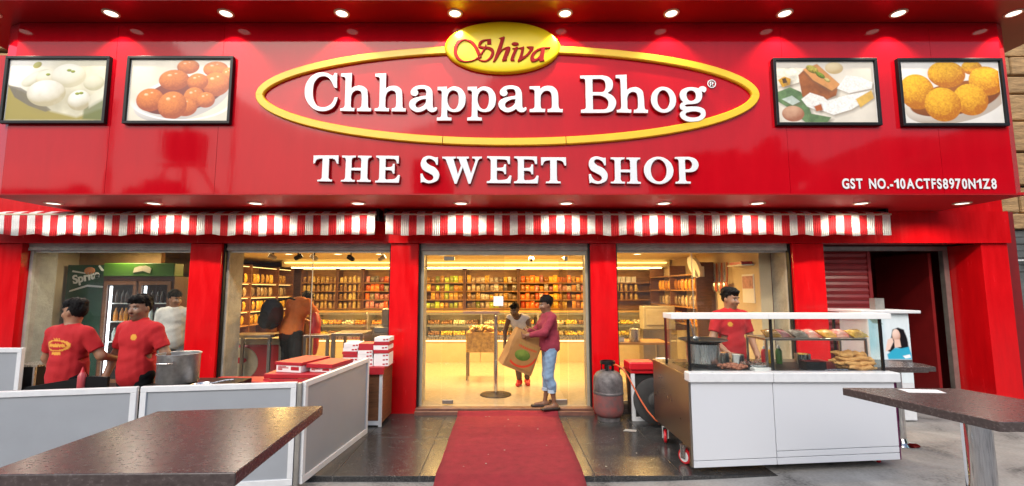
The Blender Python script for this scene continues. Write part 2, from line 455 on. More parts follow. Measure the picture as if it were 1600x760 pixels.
# dark stone paving in front of the shop, slab by slab
pv = tag(MB().box(-7.8, 4.06, 4.655, 6.98, -0.09, -0.006).build('pavement', M['grout']), kind='structure')
tx = [-7.8, -6.77, -5.917, -5.064, -4.211, -3.358, -2.505, -1.652, -0.81, 0.045, 0.898, 1.752, 2.605, 3.458, 4.06]
for i in range(len(tx)-1):
    for (y0, y1) in ((4.65, 5.83), (5.83, 6.98)):
        MB().box(tx[i]+0.003, tx[i+1]-0.003, y0+0.003, y1-0.003, -0.06, rnd.uniform(-0.0015, 0.0015)).build('tile', M['slate'], pv, bevel=0.002)

# the street opposite, behind the viewer: seen only as reflections in the glossy panels
st = MB()
for x0, x1, y0, z1 in ((-70,-31,-21,9.0),(-31,-25.5,-22,7.2),(-25.5,-17,-20,8.2),(-17,-9,-23,7.0),(-9,-6.2,-21,7.6),(-6.2,-4.2,-20,10.9),(-4.2,6,-24,7.2),(6,12.5,-21,7.4),(12.6,19.2,-19,11.1),(19.2,26,-24,7.9),(26,38,-19,12.2),(38,70,-20,15)):
    st.box(x0, x1, y0-8, y0, -0.1, z1)
    for k in range(int(z1//3)):
        n = max(1, int((x1-x0)//2.6))
        for j in range(n):
            cx = x0 + (j+0.5)*(x1-x0)/n
            st.box(cx-0.6, cx+0.6, y0-0.02, y0+0.06, 1.0+3*k, 2.4+3*k, 1)
for cx, cy, z, r in ((14.5,-17.5,10.6,2.0),(17.6,-17.8,11.2,2.2),(20.5,-18.0,9.2,1.8),(29,-17,11.6,2.4),(33.5,-17.5,13.0,2.6),(-28,-18,8.2,1.7),(-22.5,-18,8.6,1.5)):
    for k in range(26):
        q = Vector((rnd.gauss(0,1), rnd.gauss(0,1), rnd.gauss(0,1))).normalized() * r * rnd.uniform(0.4, 1.0)
        st.ell((cx+q.x*1.2, cy+q.y, z-r*0.8+q.z*0.8), [rnd.uniform(0.35, 0.8)]*3, 8, 5, 2)
    st.cyl((cx,cy,-0.1), (cx,cy,z-1), 0.25, 0.12, 8)
st.cyl((-12.6,-6.4,-0.1), (-12.6,-6.4,8.6), 0.13, 0.1, 10, 1)
st.box(-13.3,-11.9,-6.7,-6.1,6.9,8.0, 1); st.bar((-13.5,-6.4,6.7),(-11.7,-6.4,6.7),0.15,mi=1)
st.bar((-13.2,-6.4,6.7),(-14.2,-6.4,5.2),0.1,mi=1); st.bar((-12.0,-6.4,6.7),(-11.0,-6.4,5.2),0.1,mi=1)
st.cyl((-15.6,-6.4,-0.1), (-15.6,-6.4,9.4), 0.11, 0.09, 10, 1)
st.cyl((-10.6,-6.2,-0.1), (-10.6,-6.2,9.4), 0.07, 0.06, 10, 1)
for cx, w_, z_ in ((-22,4.2,2.2),(-14.5,3.6,1.6),(-7.5,1.9,1.2),(-2.8,3.8,1.5),(4.2,1.6,1.1),(7.5,4.4,2.3),(13.2,2.0,1.2),(18.5,4.0,1.6),(25,3.8,1.5)):  # pale vehicles added out of view to give the window glass something bright to reflect
    st.box(cx-w_/2, cx+w_/2, -13.6, -11.8, 0.35, z_*0.62, 3); st.box(cx-w_*0.34, cx+w_*0.30, -13.5, -11.9, z_*0.62, z_, 3)
    for q in (-0.3,0.3): st.cyl((cx+q*w_,-11.75,0.3),(cx+q*w_,-11.9,0.3),0.32,seg=14,mi=1)
tag(st.build('opposite_street', [M['street'], M['black_matt'], M['leafy'], M['added_pale_van']], None, 50), kind='structure')

# ================================================================ THE SHOP BUILDING
bld = thing('shop_building', 'red panelled sweet shop with a glass front and deep sign fascia', 'shop', (0, 6.9, 0), world=True)
FY = 5.65     # fascia front
def part(name, mb, m, parent=None, smooth=None, bevel=0.0): return mb.build(name, m, parent or bld, smooth, bevel)

# fascia, panel by panel
fx = [-6.30, -5.0, -3.62, 3.62, 5.55, 6.45]
for i in range(5):
    part('fascia_panel', MB().box(fx[i]+0.002, fx[i+1]-0.002, FY, FY+0.05, 3.0, 5.262), M['acp'])
part('fascia_corner', MB().prism([(-6.30,FY+0.001),(-6.30,FY+0.05),(-6.52,FY+0.15),(-6.50,FY+0.08)][::-1], 3.0, 5.262), M['acp'])
part('fascia_corner', MB().prism([(6.45,FY+0.001),(6.45,FY+0.05),(6.62,FY+0.15),(6.60,FY+0.08)], 3.0, 5.262), M['acp'])
part('fascia_core', MB().box(-6.5, 6.6, FY+0.155, 6.9, 3.03, 5.2), M['mortar'])
part('soffit', MB().box(-6.5, 6.61, FY+0.002, 6.86, 2.985, 2.999).box(-6.5, 6.61, FY+0.052, 6.86, 3.0, 3.028), M['soffit'])
part('roof_ledge', MB().box(-7.2, 7.4, 5.185, 6.9, 5.27, 5.75), M['ledge'])
# beam over the openings and pillars
part('beam', MB().box(-8.2, 7.66, 6.85, 7.0, 2.50, 2.983), M['acp_pillar'])
part('upper_wall', MB().box(-8.2, 7.66, 6.92, 7.3, 2.984, 5.5), M['acp_pillar'])
for x0, x1, yb in ((-8.2,-7.27,7.1),(-4.72,-4.25,7.02),(-1.69,-1.27,7.02),(1.33,1.72,7.02),(4.39,4.86,7.02),(7.25,7.65,7.5)):
    part('pillar', MB().box(x0, x1, 6.9, yb, -0.06, 2.498), M['acp_pillar'], bevel=0.004)
    if -8 < x0 < 7: part('frame_strip', MB().box(x0-0.025, x0-0.001, 6.955, 7.04, 0.0, 2.495).box(x1+0.001, x1+0.025, 6.955, min(yb,7.04), 0.0, 2.495), M['black'])
part('lintel', MB().box(-7.27, 4.6, 7.0, 7.42, 2.44, 2.6).box(-7.27, 4.6, 6.99, 7.06, 2.40, 2.439), [M['concrete_jamb']])
# raw plaster reveals behind the glass
for x0, x1 in ((-7.5,-7.22),(-4.68,-4.20),(-1.66,-1.22),(1.30,1.70),(4.36,4.8)):
    part('reveal', MB().box(x0, x1, 7.03, 7.42, 0.05, 2.44), M['concrete_jamb'])
# rooms
part('ceiling', MB().box(-7.5, 4.4, 7.42, 12.6, 2.53, 2.6), M['ceil_in'])
part('bulkhead', MB().box(-5.4, 4.1, 11.2, 12.45, 2.36, 2.528), M['ceil_in'])
part('light_strip', MB().box(-5.3, 4.0, 11.12, 11.17, 2.44, 2.47), M['strip_warm'])
part('wall', MB().box(-7.6, 4.4, 12.45, 12.6, 0.0, 2.53), M['wood_dark'])
part('wall', MB().box(-7.5, -6.05, 8.1, 8.2, 0.08, 2.53), mat('ochre_room_wall', (0.34, 0.20, 0.08), 0.8, var=0.25, vscale=4))
part('wall', MB().box(4.16, 4.35, 7.42, 12.45, 0.0, 2.53), M['wall_in'])
part('wall', MB().box(-7.7, -7.5, 7.1, 12.45, 0.0, 2.6), M['wall_in'])
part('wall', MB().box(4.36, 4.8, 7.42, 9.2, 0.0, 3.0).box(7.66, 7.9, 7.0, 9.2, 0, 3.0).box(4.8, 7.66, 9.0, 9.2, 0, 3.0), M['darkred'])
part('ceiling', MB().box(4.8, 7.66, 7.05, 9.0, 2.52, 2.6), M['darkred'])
tag(MB().box(-7.5, 4.3, 7.0, 12.45, -0.05, 0.08).build('interior_floor', M['floor_in']), kind='structure')
part('threshold', MB().box(-1.268, 1.328, 6.80, 7.0, -0.05, 0.055).box(-1.268, 1.328, 6.86, 6.999, 0.0555, 0.082), mat('brown_stone_sill', (0.16, 0.07, 0.05), 0.35, var=0.4, vscale=9), bevel=0.006)
for a_, b_ in ((-7.25,-4.73),(-4.24,-1.70),(1.73,4.38)): part('plinth', MB().box(a_, b_, 6.96, 7.03, -0.05, 0.12), M['granite'])

# windows: panes set just behind the pillars
def window(x0, x1, splits):
    w = part('shop_window', MB().box(x0, x1, 7.035, 7.075, 0.121, 0.15), M['alu'])
    MB().box(x0, x1, 7.035, 7.075, 2.37, 2.399).build('head_rail', M['alu'], w)
    e = [x0] + splits + [x1]
    for a, b in zip(e[:-1], e[1:]):
        MB().box(a+0.003, b-0.003, 7.05, 7.06, 0.151, 2.369).build('pane', M['glass'], w)
    for x in splits: MB().box(x-0.004, x+0.004, 7.045, 7.066, 0.151, 2.369).build('joint', M['alu'], w)
    return w
window(-7.20, -4.73, [])
window(-4.19, -1.70, [-2.92])
window(1.73, 4.35, [2.92])
# glass entrance: fixed side lights, a closed left leaf and an open right leaf
dr = part('glass_entrance', MB().box(-1.245, -1.20, 7.02, 7.12, 0.083, 2.40).box(1.265, 1.31, 7.02, 7.12, 0.083, 2.40).box(-1.199, 1.264, 7.02, 7.12, 2.33, 2.399), mat('pale_door_frame', (0.40, 0.36, 0.28), 0.4, 0.3, var=0.15))
MB().box(-1.198, -0.922, 7.06, 7.07, 0.085, 2.329).build('pane', M['glass'], dr)
MB().box(-0.915, 0.03, 7.06, 7.07, 0.095, 2.325).build('pane', M['glass'], dr)
MB().box(1.005, 1.262, 7.06, 7.07, 0.085, 2.329).build('pane', M['glass'], dr)
MB().box(0.985, 0.995, 7.10, 8.02, 0.095, 2.325).build('pane', M['glass'], dr)
for x, z in ((-0.90, 0.10), (-0.90, 2.25)):
    MB().box(x, x+0.16, 7.045, 7.085, z, z+0.06).build('patch_fitting', M['steel_dark'], dr, bevel=0.004)
MB().box(0.965, 1.015, 7.08, 7.25, 2.25, 2.31).build('patch_fitting', M['steel_dark'], dr, bevel=0.004)
MB().tube([(-0.09,7.055,0.75),(-0.09,7.0,0.76),(-0.09,7.0,1.40),(-0.09,7.055,1.41)], 0.014, 8).build('handle', M['chrome'], dr, 50)
MB().box(0.70, 0.98, 7.09, 7.13, 0.083, 0.16).build('door_closer', M['steel_dark'], dr, bevel=0.01)

# side entrance on the right: red slat shutter, dark passage
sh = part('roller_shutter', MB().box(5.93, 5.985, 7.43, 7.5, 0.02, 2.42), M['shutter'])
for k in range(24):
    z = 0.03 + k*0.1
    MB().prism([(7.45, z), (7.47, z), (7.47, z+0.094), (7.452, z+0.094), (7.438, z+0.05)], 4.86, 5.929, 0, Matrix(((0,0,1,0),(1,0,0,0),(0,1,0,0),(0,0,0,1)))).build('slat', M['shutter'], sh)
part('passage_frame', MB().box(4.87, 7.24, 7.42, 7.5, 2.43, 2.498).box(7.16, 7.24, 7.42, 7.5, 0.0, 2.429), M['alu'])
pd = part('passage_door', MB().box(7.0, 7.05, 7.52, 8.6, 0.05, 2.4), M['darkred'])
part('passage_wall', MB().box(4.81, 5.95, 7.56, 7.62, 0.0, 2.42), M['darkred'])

# neighbours at both edges of the picture
nb = thing('neighbour_building', 'tan split stone wall over a weathered grey base, right of the shop', 'building', (10.5, 7.8, 0), world=True)
MB().box(7.92, 15, 7.62, 11, 3.06, 9.0).build('wall', M['mortar'], nb)
z = 3.08
while z < 8.6:
    h = rnd.uniform(0.32, 0.62); x = 7.93
    while x < 12:
        w = rnd.uniform(0.7, 1.5)
        MB().box(x, x+w-0.03, 7.50+rnd.uniform(-0.05,0.05), 7.72, z, z+h-0.035).build('stone', M['stone_tan'], nb, bevel=0.03)
        x += w
    z += h
MB().box(7.92, 15, 7.60, 11, -0.05, 2.8).build('base_wall', M['wall_grey'], nb)
for k in range(6): MB().box(7.92, 15, 7.56+rnd.uniform(0,0.02), 7.60, 2.78-0.115*k-0.11, 2.78-0.115*k).build('ledge', M['wall_grey'], nb, bevel=0.01)
MB().box(7.9, 15, 7.5, 7.75, 2.805, 3.055).build('string_course', M['stone_tan'], nb, bevel=0.02)
MB().cyl((7.8, 7.5, 2.28), (12, 7.5, 2.28), 0.012, seg=8).build('cable', M['white_plastic'], nb)
nl = thing('neighbour_wall', 'tan rough stone wall just visible left of the sign fascia', 'building', (-9.5, 7.8, 0), world=True)
MB().box(-14, -7.2, 7.62, 11, 3.0, 9.0).build('wall', M['mortar'], nl)
MB().box(-14, -8.21, 7.60, 11, -0.06, 2.99).build('base_wall', M['wall_grey'], nl)
z = 3.05
while z < 8.6:
    h = rnd.uniform(0.35, 0.6); x = -11.5
    while x < -7.3:
        w = rnd.uniform(0.7, 1.4)
        MB().box(x, x+w-0.03, 7.50+rnd.uniform(-0.05,0.05), 7.72, z, z+h-0.035).build('stone', M['stone_tan'], nl, bevel=0.03)
        x += w
    z += h

# ================================================================ SIGNS
GLYPHS = {
    'C': '!373,509 !405,506 !411,304 !373,316 338,390 287,449 231,464 169,443 118,372 105,266 118,161 164,80 231,56 299,68 355,114 !383,184 !425,187 417,138 378,56 310,12 231,0 141,21 62,91 11,184 0,278 17,372 73,460 152,509 209,516 276,508 321,484 !355,469',
    'h': '!0,504 !143,510 !141,309 174,329 231,343 287,334 338,292 352,222 356,140 359,72 370,47 !402,42 !399,0 !219,2 !222,44 255,49 273,75 276,163 271,233 253,266 208,278 163,251 143,204 141,151 141,72 154,49 !190,47 !188,2 !6,7 !4,41 42,49 60,72 62,163 60,431 45,454 !1,461',
    'a': '175,357 254,334 293,277 301,195 303,91 310,60 327,60 344,70 357,56 353,27 321,3 282,0 243,21 !225,46 192,21 130,0 74,9 18,50 0,102 18,155 74,190 141,207 !218,221 216,272 198,301 158,307 113,301 103,289 117,260 105,225 68,210 29,228 18,266 35,307 85,345;!218,174 164,166 108,137 85,102 96,67 130,60 181,85 !211,120',
    'p': '!3,445 !124,449 !126,412 169,441 225,452 303,424 354,353 365,277 348,190 292,126 225,111 169,120 !133,143 133,65 146,44 !187,41 !189,0 !0,0 !3,41 42,46 56,65 59,225 59,374 47,395 !5,398;208,398 259,371 276,306 272,225 247,167 208,148 163,178 137,236 133,295 146,353 174,388',
    'n': '!0,344 !135,347 !136,312 180,340 242,352 309,336 354,285 368,209 370,83 383,48 !424,44 !421,0 !228,2 !230,44 266,49 284,76 284,174 278,244 253,277 208,282 169,258 146,215 143,162 143,79 157,49 !201,46 !197,2 !1,2 !3,44 46,49 64,75 66,174 66,277 53,298 !3,305',
    'B': '!0,496 !283,499 353,482 406,433 417,378 400,310 !347,264 412,225 449,164 447,104 406,31 341,5 !283,0 !2,0 !2,43 46,51 65,70 65,249 65,426 49,450 !2,455;!156,447 !259,450 306,426 323,371 316,310 289,281 !248,276 !156,276;!156,230 !248,230 306,207 347,164 353,116 336,67 295,48 !248,46 !156,46',
    'o': '320,172 315,127 299,86 273,50 240,23 201,6 160,0 119,6 80,23 47,50 21,86 5,127 0,172 5,217 21,258 47,294 80,322 119,339 160,345 201,339 240,322 273,294 299,258 315,217;240,172 236,133 224,98 207,70 185,52 160,46 135,52 113,70 96,98 84,133 81,172 84,211 96,246 113,274 135,292 160,299 185,292 207,274 224,246 236,211',
    'g': '161,455 219,448 !249,440 278,462 313,467 348,448 350,411 324,384 !292,399 296,350 284,296 243,247 173,229 108,226 79,219 72,207 91,197 161,200 254,193 313,162 329,114 319,66 266,18 184,0 91,2 21,42 0,90 15,126 !44,144 9,168 7,211 21,239 !50,256 18,296 9,356 32,411 91,445;149,409 196,393 215,344 202,296 155,272 114,289 95,344 108,387;161,132 219,130 264,108 254,78 208,57 138,57 85,74 73,96 91,118',
    'reg_ring': '112,56 110,42 105,28 96,17 84,8 71,2 56,0 41,2 28,8 16,17 7,28 2,42 0,56 2,71 7,85 16,96 28,105 41,111 56,113 71,111 84,105 96,96 105,85 110,71;98,56 96,44 90,32 81,23 69,17 56,15 43,17 31,23 22,32 16,44 14,56 16,69 22,81 31,90 43,96 56,98 69,96 81,90 90,81 96,69',
    'reg_R': '!0,59 !29,59 47,49 45,29 !33,23 !49,0 !33,0 !17,21 !14,0 !0,0;!14,49 !26,48 !31,40 !25,32 !14,32',
    'T': '!0,336 !314,336 !317,228 !295,228 273,276 242,292 !199,295 199,54 213,29 !245,26 !244,0 !58,3 !61,26 96,29 112,54 !115,295 73,292 42,276 !22,235 !0,231',
    'H': '!3,339 !181,339 !178,314 144,309 !129,285 !129,183 !247,183 !247,285 233,309 !202,314 !202,339 !377,336 !375,314 346,307 !330,282 !330,57 343,32 !375,25 !374,0 !200,3 !202,25 233,28 !245,52 !245,145 !126,149 !126,57 141,32 !178,28 !175,3 !0,6 !1,28 36,32 !51,57 !54,285 42,307 !5,314',
    'E': '!3,348 !291,345 !291,246 !266,246 251,291 217,304 !127,307 !127,199 186,202 209,215 !217,243 !242,243 !242,116 !220,116 209,145 183,158 !127,161 127,61 139,44 217,47 256,61 !287,104 !310,97 !297,0 !0,3 !1,28 34,34 !49,59 !49,291 34,316 !3,323',
    'S': '!217,336 !217,237 !196,234 180,274 141,306 103,314 75,298 75,269 110,237 180,203 227,147 236,100 219,44 165,10 103,0 56,10 33,16 !6,7 !0,123 !25,127 48,76 87,41 134,38 161,63 152,100 103,131 33,171 6,218 2,266 25,322 71,349 118,352 165,339 189,333',
    'W': '!0,348 !174,348 !171,323 !143,317 !199,126 !236,232 !208,317 !183,323 !183,348 !337,348 !335,323 !304,317 !363,133 416,298 407,317 !376,323 !376,348 !500,348 !497,323 469,317 !453,298 !357,0 !332,0 !261,209 !186,0 !161,0 !50,298 34,317 !3,323',
    'O': '370,175 363,129 345,87 315,51 277,23 233,6 185,0 137,6 92,23 54,51 25,87 6,129 0,175 6,220 25,262 54,299 92,327 137,345 185,351 233,345 277,327 315,299 345,262 363,220;284,175 279,131 265,91 243,60 215,40 185,33 154,40 127,60 105,91 91,131 86,175 91,218 105,258 127,289 154,310 185,317 215,310 243,289 265,258 279,218',
    'P': '!3,341 178,343 261,317 297,251 277,184 220,150 !129,145 129,54 145,31 !191,27 !190,0 !0,0 !2,24 36,31 !50,58 !50,287 36,311 !3,317;!129,307 178,304 211,268 215,229 187,189 !129,182',
    'sh_loop': '!356,65 332,137 291,222 229,291 137,313 49,292 0,205 2,112 49,31 126,0 206,5 277,27 330,63 378,132 412,195 !416,234 !404,236 395,203 361,145 312,82 269,43 204,19 130,19 75,59 45,124 43,193 75,259 137,293 210,260 255,197 291,119 !316,50',
    'sh_s': '!167,308 113,301 59,290 14,252 6,197 63,173 129,168 168,143 173,115 151,60 101,19 49,24 !11,51 !0,33 43,5 107,0 173,40 213,107 199,171 137,200 68,203 32,218 43,231 72,267 115,283 !167,277',
    'sh_cap': '!0,73 !49,75 !54,4 !0,0',
    'sh_h': '!80,318 !148,342 !155,326 !109,160 153,190 201,205 226,190 221,155 192,83 177,38 !184,23 !124,7 !119,23 163,155 158,170 134,160 95,114 56,43 !27,5 !0,0 18,43 100,292 95,307',
    'sh_i': '!23,164 !92,192 !100,177 54,60 44,25 !56,12 !52,0 !7,0 !0,20 15,70 49,150 40,158',
    'sh_dot': '89,22 86,14 76,6 62,1 45,0 28,1 13,6 4,14 0,22 4,31 13,38 28,43 45,45 62,43 76,38 86,31',
    'sh_v': '!0,183 !83,209 !87,195 !63,70 107,98 146,146 151,175 131,189 !115,205 165,209 !209,205 202,172 146,96 78,40 !10,0 !0,15 29,85 45,167 29,177',
    'sh_a': '!263,200 !258,186 !185,178 178,97 171,36 !183,16 !118,5 !112,36 69,11 31,0 4,21 0,66 31,127 89,173 147,196 205,202;!137,166 89,142 55,97 46,56 69,44 118,86',
}
PLACES = [
    ('C', -2.517, 4.048),
    ('h', -2.063, 4.046),
    ('h', -1.625, 4.044),
    ('h', 1.445, 4.025),
    ('a', -1.186, 4.037),
    ('a', -0.051, 4.035),
    ('p', -0.831, 3.926),
    ('p', -0.447, 3.926),
    ('n', 0.343, 4.035),
    ('B', 0.993, 4.026),
    ('o', 1.887, 4.028),
    ('g', 2.246, 3.913),
    ('reg_ring', 2.632, 4.374),
    ('reg_R', 2.664, 4.400),
    ('T', -2.368, 3.140),
    ('T', 0.483, 3.116),
    ('H', -2.015, 3.134),
    ('H', 1.352, 3.111),
    ('E', -1.588, 3.125),
    ('E', -0.195, 3.118),
    ('E', 0.144, 3.116),
    ('S', -1.024, 3.118),
    ('S', 1.079, 3.111),
    ('W', -0.755, 3.112),
    ('O', 1.769, 3.108),
    ('P', 2.158, 3.114),
    ('sh_loop', -0.621, 4.685),
    ('sh_s', -0.317, 4.692),
    ('sh_cap', -0.194, 4.923),
    ('sh_h', -0.124, 4.689),
    ('sh_i', 0.101, 4.702),
    ('sh_dot', 0.118, 4.908),
    ('sh_v', 0.193, 4.687),
    ('sh_a', 0.356, 4.686),
]


def glyph_mesh(n, depth, bev=0.004):
    cu = bpy.data.curves.new('glyph', 'CURVE'); cu.dimensions = '2D'; cu.fill_mode = 'BOTH'
    cu.extrude = depth/2; cu.bevel_depth = bev; cu.bevel_resolution = 1; cu.offset = -bev
    for ct in GLYPHS[n].split(';'):
        P = []
        for t in ct.split():
            c = t.startswith('!'); a, b = t.lstrip('!').split(',')
            P.append((int(a)/1000, int(b)/1000, c))
        pts = []; N = len(P)
        for i in range(N):
            p0, p1, p2, p3 = P[i-1], P[i], P[(i+1)%N], P[(i+2)%N]
            if p1[2] and p2[2]: pts.append(p1[:2]); continue
            m1 = (0,0) if False else ((p2[0]-p0[0])/2, (p2[1]-p0[1])/2)
            m2 = ((p3[0]-p1[0])/2, (p3[1]-p1[1])/2)
            d = (p2[0]-p1[0], p2[1]-p1[1]); L = math.hypot(*d)
            def lim(m):
                l = math.hypot(*m)
                return (m[0]*L/l, m[1]*L/l) if l > L else m
            m1 = d if p1[2] else lim(m1)
            m2 = d if p2[2] else lim(m2)
            for s in range(5):
                t = s/5; h1 = 2*t**3-3*t*t+1; h2 = t**3-2*t*t+t; h3 = -2*t**3+3*t*t; h4 = t**3-t*t
                pts.append((h1*p1[0]+h2*m1[0]+h3*p2[0]+h4*m2[0], h1*p1[1]+h2*m1[1]+h3*p2[1]+h4*m2[1]))
        sp = cu.splines.new('POLY'); sp.points.add(len(pts)-1); sp.use_cyclic_u = True
        for q, p in zip(sp.points, pts): q.co = (p[0], p[1], 0, 1)
    return curve_mesh(cu, depth, bev)

def curve_mesh(cu, depth, bev):
    t = bpy.data.objects.new('tmp', cu); COL.objects.link(t)
    dg = bpy.context.evaluated_depsgraph_get(); dg.update()
    me = bpy.data.meshes.new_from_object(t.evaluated_get(dg))
    bpy.data.objects.remove(t); bpy.data.curves.remove(cu)
    n = len(me.vertices); co = np.zeros(n*3, np.float32); me.vertices.foreach_get('co', co); co = co.reshape(-1,3)
    out = np.stack([co[:,0], -co[:,2]-depth/2-bev, co[:,1]], -1)
    me.vertices.foreach_set('co', out.ravel()); me.update()
    return me

def two_tone(me, front, side):
    me.materials.clear(); me.materials.append(front); me.materials.append(side)
    me.polygons.foreach_set('material_index', [0 if p.normal.y < -0.35 else 1 for p in me.polygons])
    me.polygons.foreach_set('use_smooth', [False]*len(me.polygons))

GM = {}
for n in GLYPHS:
    me = glyph_mesh(n, 0.012 if n.startswith('sh_') else (0.006 if n.startswith('reg') else 0.045))
    if n.startswith('sh_'): two_tone(me, M['letter_red'], M['letter_red'])
    else: two_tone(me, M['letter_white'], M['letter_side'])
    me.name = 'letter'; GM[n] = me

ring = thing('oval_sign', 'large yellow oval ring with white serif lettering and a yellow name plaque', 'sign', (0.065, 5.6, 3.6), world=True)
tag_line = thing('capital_letter_sign', 'row of white raised capital letters below the yellow oval ring', 'sign', (0, 5.6, 3.1), world=True)
# the ring in sections, as jointed on the wall
cx, cz, rx, rz_, wd = 0.065, 4.275, 3.215, 0.668, 0.100
bounds = [R(a) for a in (102.0, 180, 255.2, 283.3, 360, 438.5)]
for a0, a1 in zip(bounds[:-1], bounds[1:]):
    mb = MB(); vs = []; n = 28
    for i in range(n+1):
        a = a0 + 0.0016 + (a1-a0-0.0032)*i/n
        nx, nz = math.cos(a)/rx, math.sin(a)/rz_; l = math.hypot(nx, nz); nx /= l; nz /= l
        px, pz = cx+rx*math.cos(a), cz+rz_*math.sin(a)
        for off, y in ((0,5.648),(0,5.615),(0.010,5.603),(wd-0.010,5.603),(wd,5.615),(wd,5.648)):
            vs.append((px-nx*off, y, pz-nz*off))
    fs = [(i*6+k, (i+1)*6+k, (i+1)*6+(k+1)%6, i*6+(k+1)%6) for i in range(n) for k in range(6)] + [tuple(range(6)), tuple(n*6+k for k in range(5,-1,-1))]
    mb.add(vs, fs).build('ring_section', M['yellow'], ring, 35)
# domed yellow plaque
T = Matrix(((1,0,0,0.0),(0,0,-1,5.648),(0,1,0,4.905),(0,0,0,1)))
prof = [(1.0,0.0),(1.0,0.045),(0.985,0.060),(0.955,0.066),(0.94,0.0685),(0.7,0.070),(0.35,0.071),(0.0001,0.0715)]
pq = MB().lathe(prof, 72, T=T, sx=0.742, sy=0.345).build('plaque', M['yellow_gloss'], ring, 50)
for n, x, z in PLACES:
    if n.startswith('sh_'):
        o = link(GM[n], 'letter', pq); o.location = (x, 5.579 + (0.002 if n in ('sh_s',) else 0.004 if n == 'sh_cap' else 0), z)
    else:
        low = z < 3.5
        par = tag_line if low else ring
        o = link(GM[n], 'letter', par); 
        off = Vector((x, 5.648, z)); o.location = off
# registration number in plain bold letters
reg = thing('registration_number', 'small white bold registration number low on the right of the fascia', 'lettering', (5.2, 5.63, 3.05), world=True)
def text_mesh(s, size, depth, bold=0.0, xs=1.0):
    cu = bpy.data.curves.new('glyph', 'FONT'); cu.body = s; cu.size = size; cu.extrude = depth/2; cu.offset = bold; cu.fill_mode = 'BOTH'
    me = curve_mesh(cu, depth, 0)
    for v in me.vertices: v.co.x *= xs
    return me
xcur = 4.262; tm = {}
txt = 'GST NO.-10ACTFS8970N1Z8'
advs = []
for ch in txt:
    if ch == ' ': advs.append(0.075); continue
    if ch not in tm:
        if ch == '1':
            me = bpy.data.meshes.new('letter'); q_ = MB().prism([(0.035,0),(0.068,0),(0.068,0.122),(0.042,0.122),(0.030,0.104),(0.0,0.094),(0.0,0.070),(0.035,0.082)],0,0.012,0,Matrix(((1,0,0,0),(0,0,-1,0),(0,1,0,0),(0,0,0,1)))); me.from_pydata(q_.v,[],q_.f); me.update()
        else: me = text_mesh('6' if ch == '9' else ch, 0.175, 0.012, 0.0055, 0.86)
        if ch == '9':      # a turned six
            xs_ = [v.co.x for v in me.vertices]; zs_ = [v.co.z for v in me.vertices]
            for v in me.vertices: v.co.x = max(xs_)+min(xs_)-v.co.x; v.co.z = max(zs_)+min(zs_)-v.co.z
        two_tone(me, M['letter_white'], M['letter_side'])
        xx = [v.co.x for v in me.vertices]; x0 = min(xx)
        for v in me.vertices: v.co.x -= x0
        tm[ch] = (me, max(xx)-x0)
    advs.append(tm[ch][1] + 0.017)
sc_ = (6.215-4.262)/sum(advs)
for i, ch in enumerate(txt):
    if ch != ' ':
        o = link(tm[ch][0], 'letter', reg); o.location = (xcur, 5.648, 3.065 - 0.002*i/23); o.scale = (sc_, 1, 1)
    xcur += advs[i]*sc_

# ---------------------------------------------------------------- framed food pictures
def field(W, H):
    y, x = np.mgrid[0:H, 0:W].astype(np.float32)
    return x/(W-1)*1.5, y/(H-1)
def vnoise(W, H, cells, seed):
    r = np.random.RandomState(seed); out = np.zeros((H, W), np.float32); amp = 1; tot = 0
    for o in range(4):
        c = cells*2**o; gr = r.rand(c+2, int(c*1.5)+3)
        yy = np.linspace(0, c, H); xx = np.linspace(0, c*1.5, W)
        y0 = yy.astype(int); x0 = xx.astype(int); fy = (yy-y0)[:,None]; fx_ = (xx-x0)[None,:]
        fy = fy*fy*(3-2*fy); fx_ = fx_*fx_*(3-2*fx_)
        a = gr[y0][:,x0]; b = gr[y0][:,x0+1]; c_ = gr[y0+1][:,x0]; d = gr[y0+1][:,x0+1]
        out += amp*((a*(1-fx_)+b*fx_)*(1-fy)+(c_*(1-fx_)+d*fx_)*fy); tot += amp; amp *= 0.55
    return out/tot
def lin(c): return np.array([(v/255)**2.2 for v in c], np.float32)
def over(img, mask, col):
    img[:] = img*(1-mask[...,None]) + col*mask[...,None]
def sm(d, w=0.010): return np.clip(0.5-d/w, 0, 1)
def ball(img, X, Y, cx, cy, rx, ry, hi, lo, nz=None, na=0.0, rot=0.0):
    c, s = math.cos(rot), math.sin(rot)
    u = ((X-cx)*c+(Y-cy)*s)/rx; v = (-(X-cx)*s+(Y-cy)*c)/ry
    r2 = u*u+v*v; z = np.sqrt(np.clip(1-r2, 0, 1))
    l = np.clip(0.42*(-u)*0.6+0.62*(-v)+0.62*z, 0, 1)**0.9
    if nz is not None: l = np.clip(l + na*(nz-0.5), 0, 1)
    col = lin(lo)*(1-l[...,None]) + lin(hi)*l[...,None]
    over(img, sm((np.sqrt(r2)-1)*min(rx,ry)), col)
def poly_mask(X, Y, pts, w=0.012):
    d = np.full(X.shape, -1e9); n = len(pts)
    inside = np.zeros(X.shape, bool); dist = np.full(X.shape, 1e9)
    for i in range(n):
        x0,y0 = pts[i]; x1,y1 = pts[(i+1)%n]
        cond = (y0 > Y) != (y1 > Y)
        inside ^= cond & (X < (x1-x0)*(Y-y0)/((y1-y0) if y1 != y0 else 1e-9)+x0)
        t = np.clip(((X-x0)*(x1-x0)+(Y-y0)*(y1-y0))/max(1e-9,(x1-x0)**2+(y1-y0)**2), 0, 1)
        dist = np.minimum(dist, np.hypot(X-x0-t*(x1-x0), Y-y0-t*(y1-y0)))
    return sm(np.where(inside, -dist, dist), w)
W_, H_ = 240, 160
X, Y = field(W_, H_)
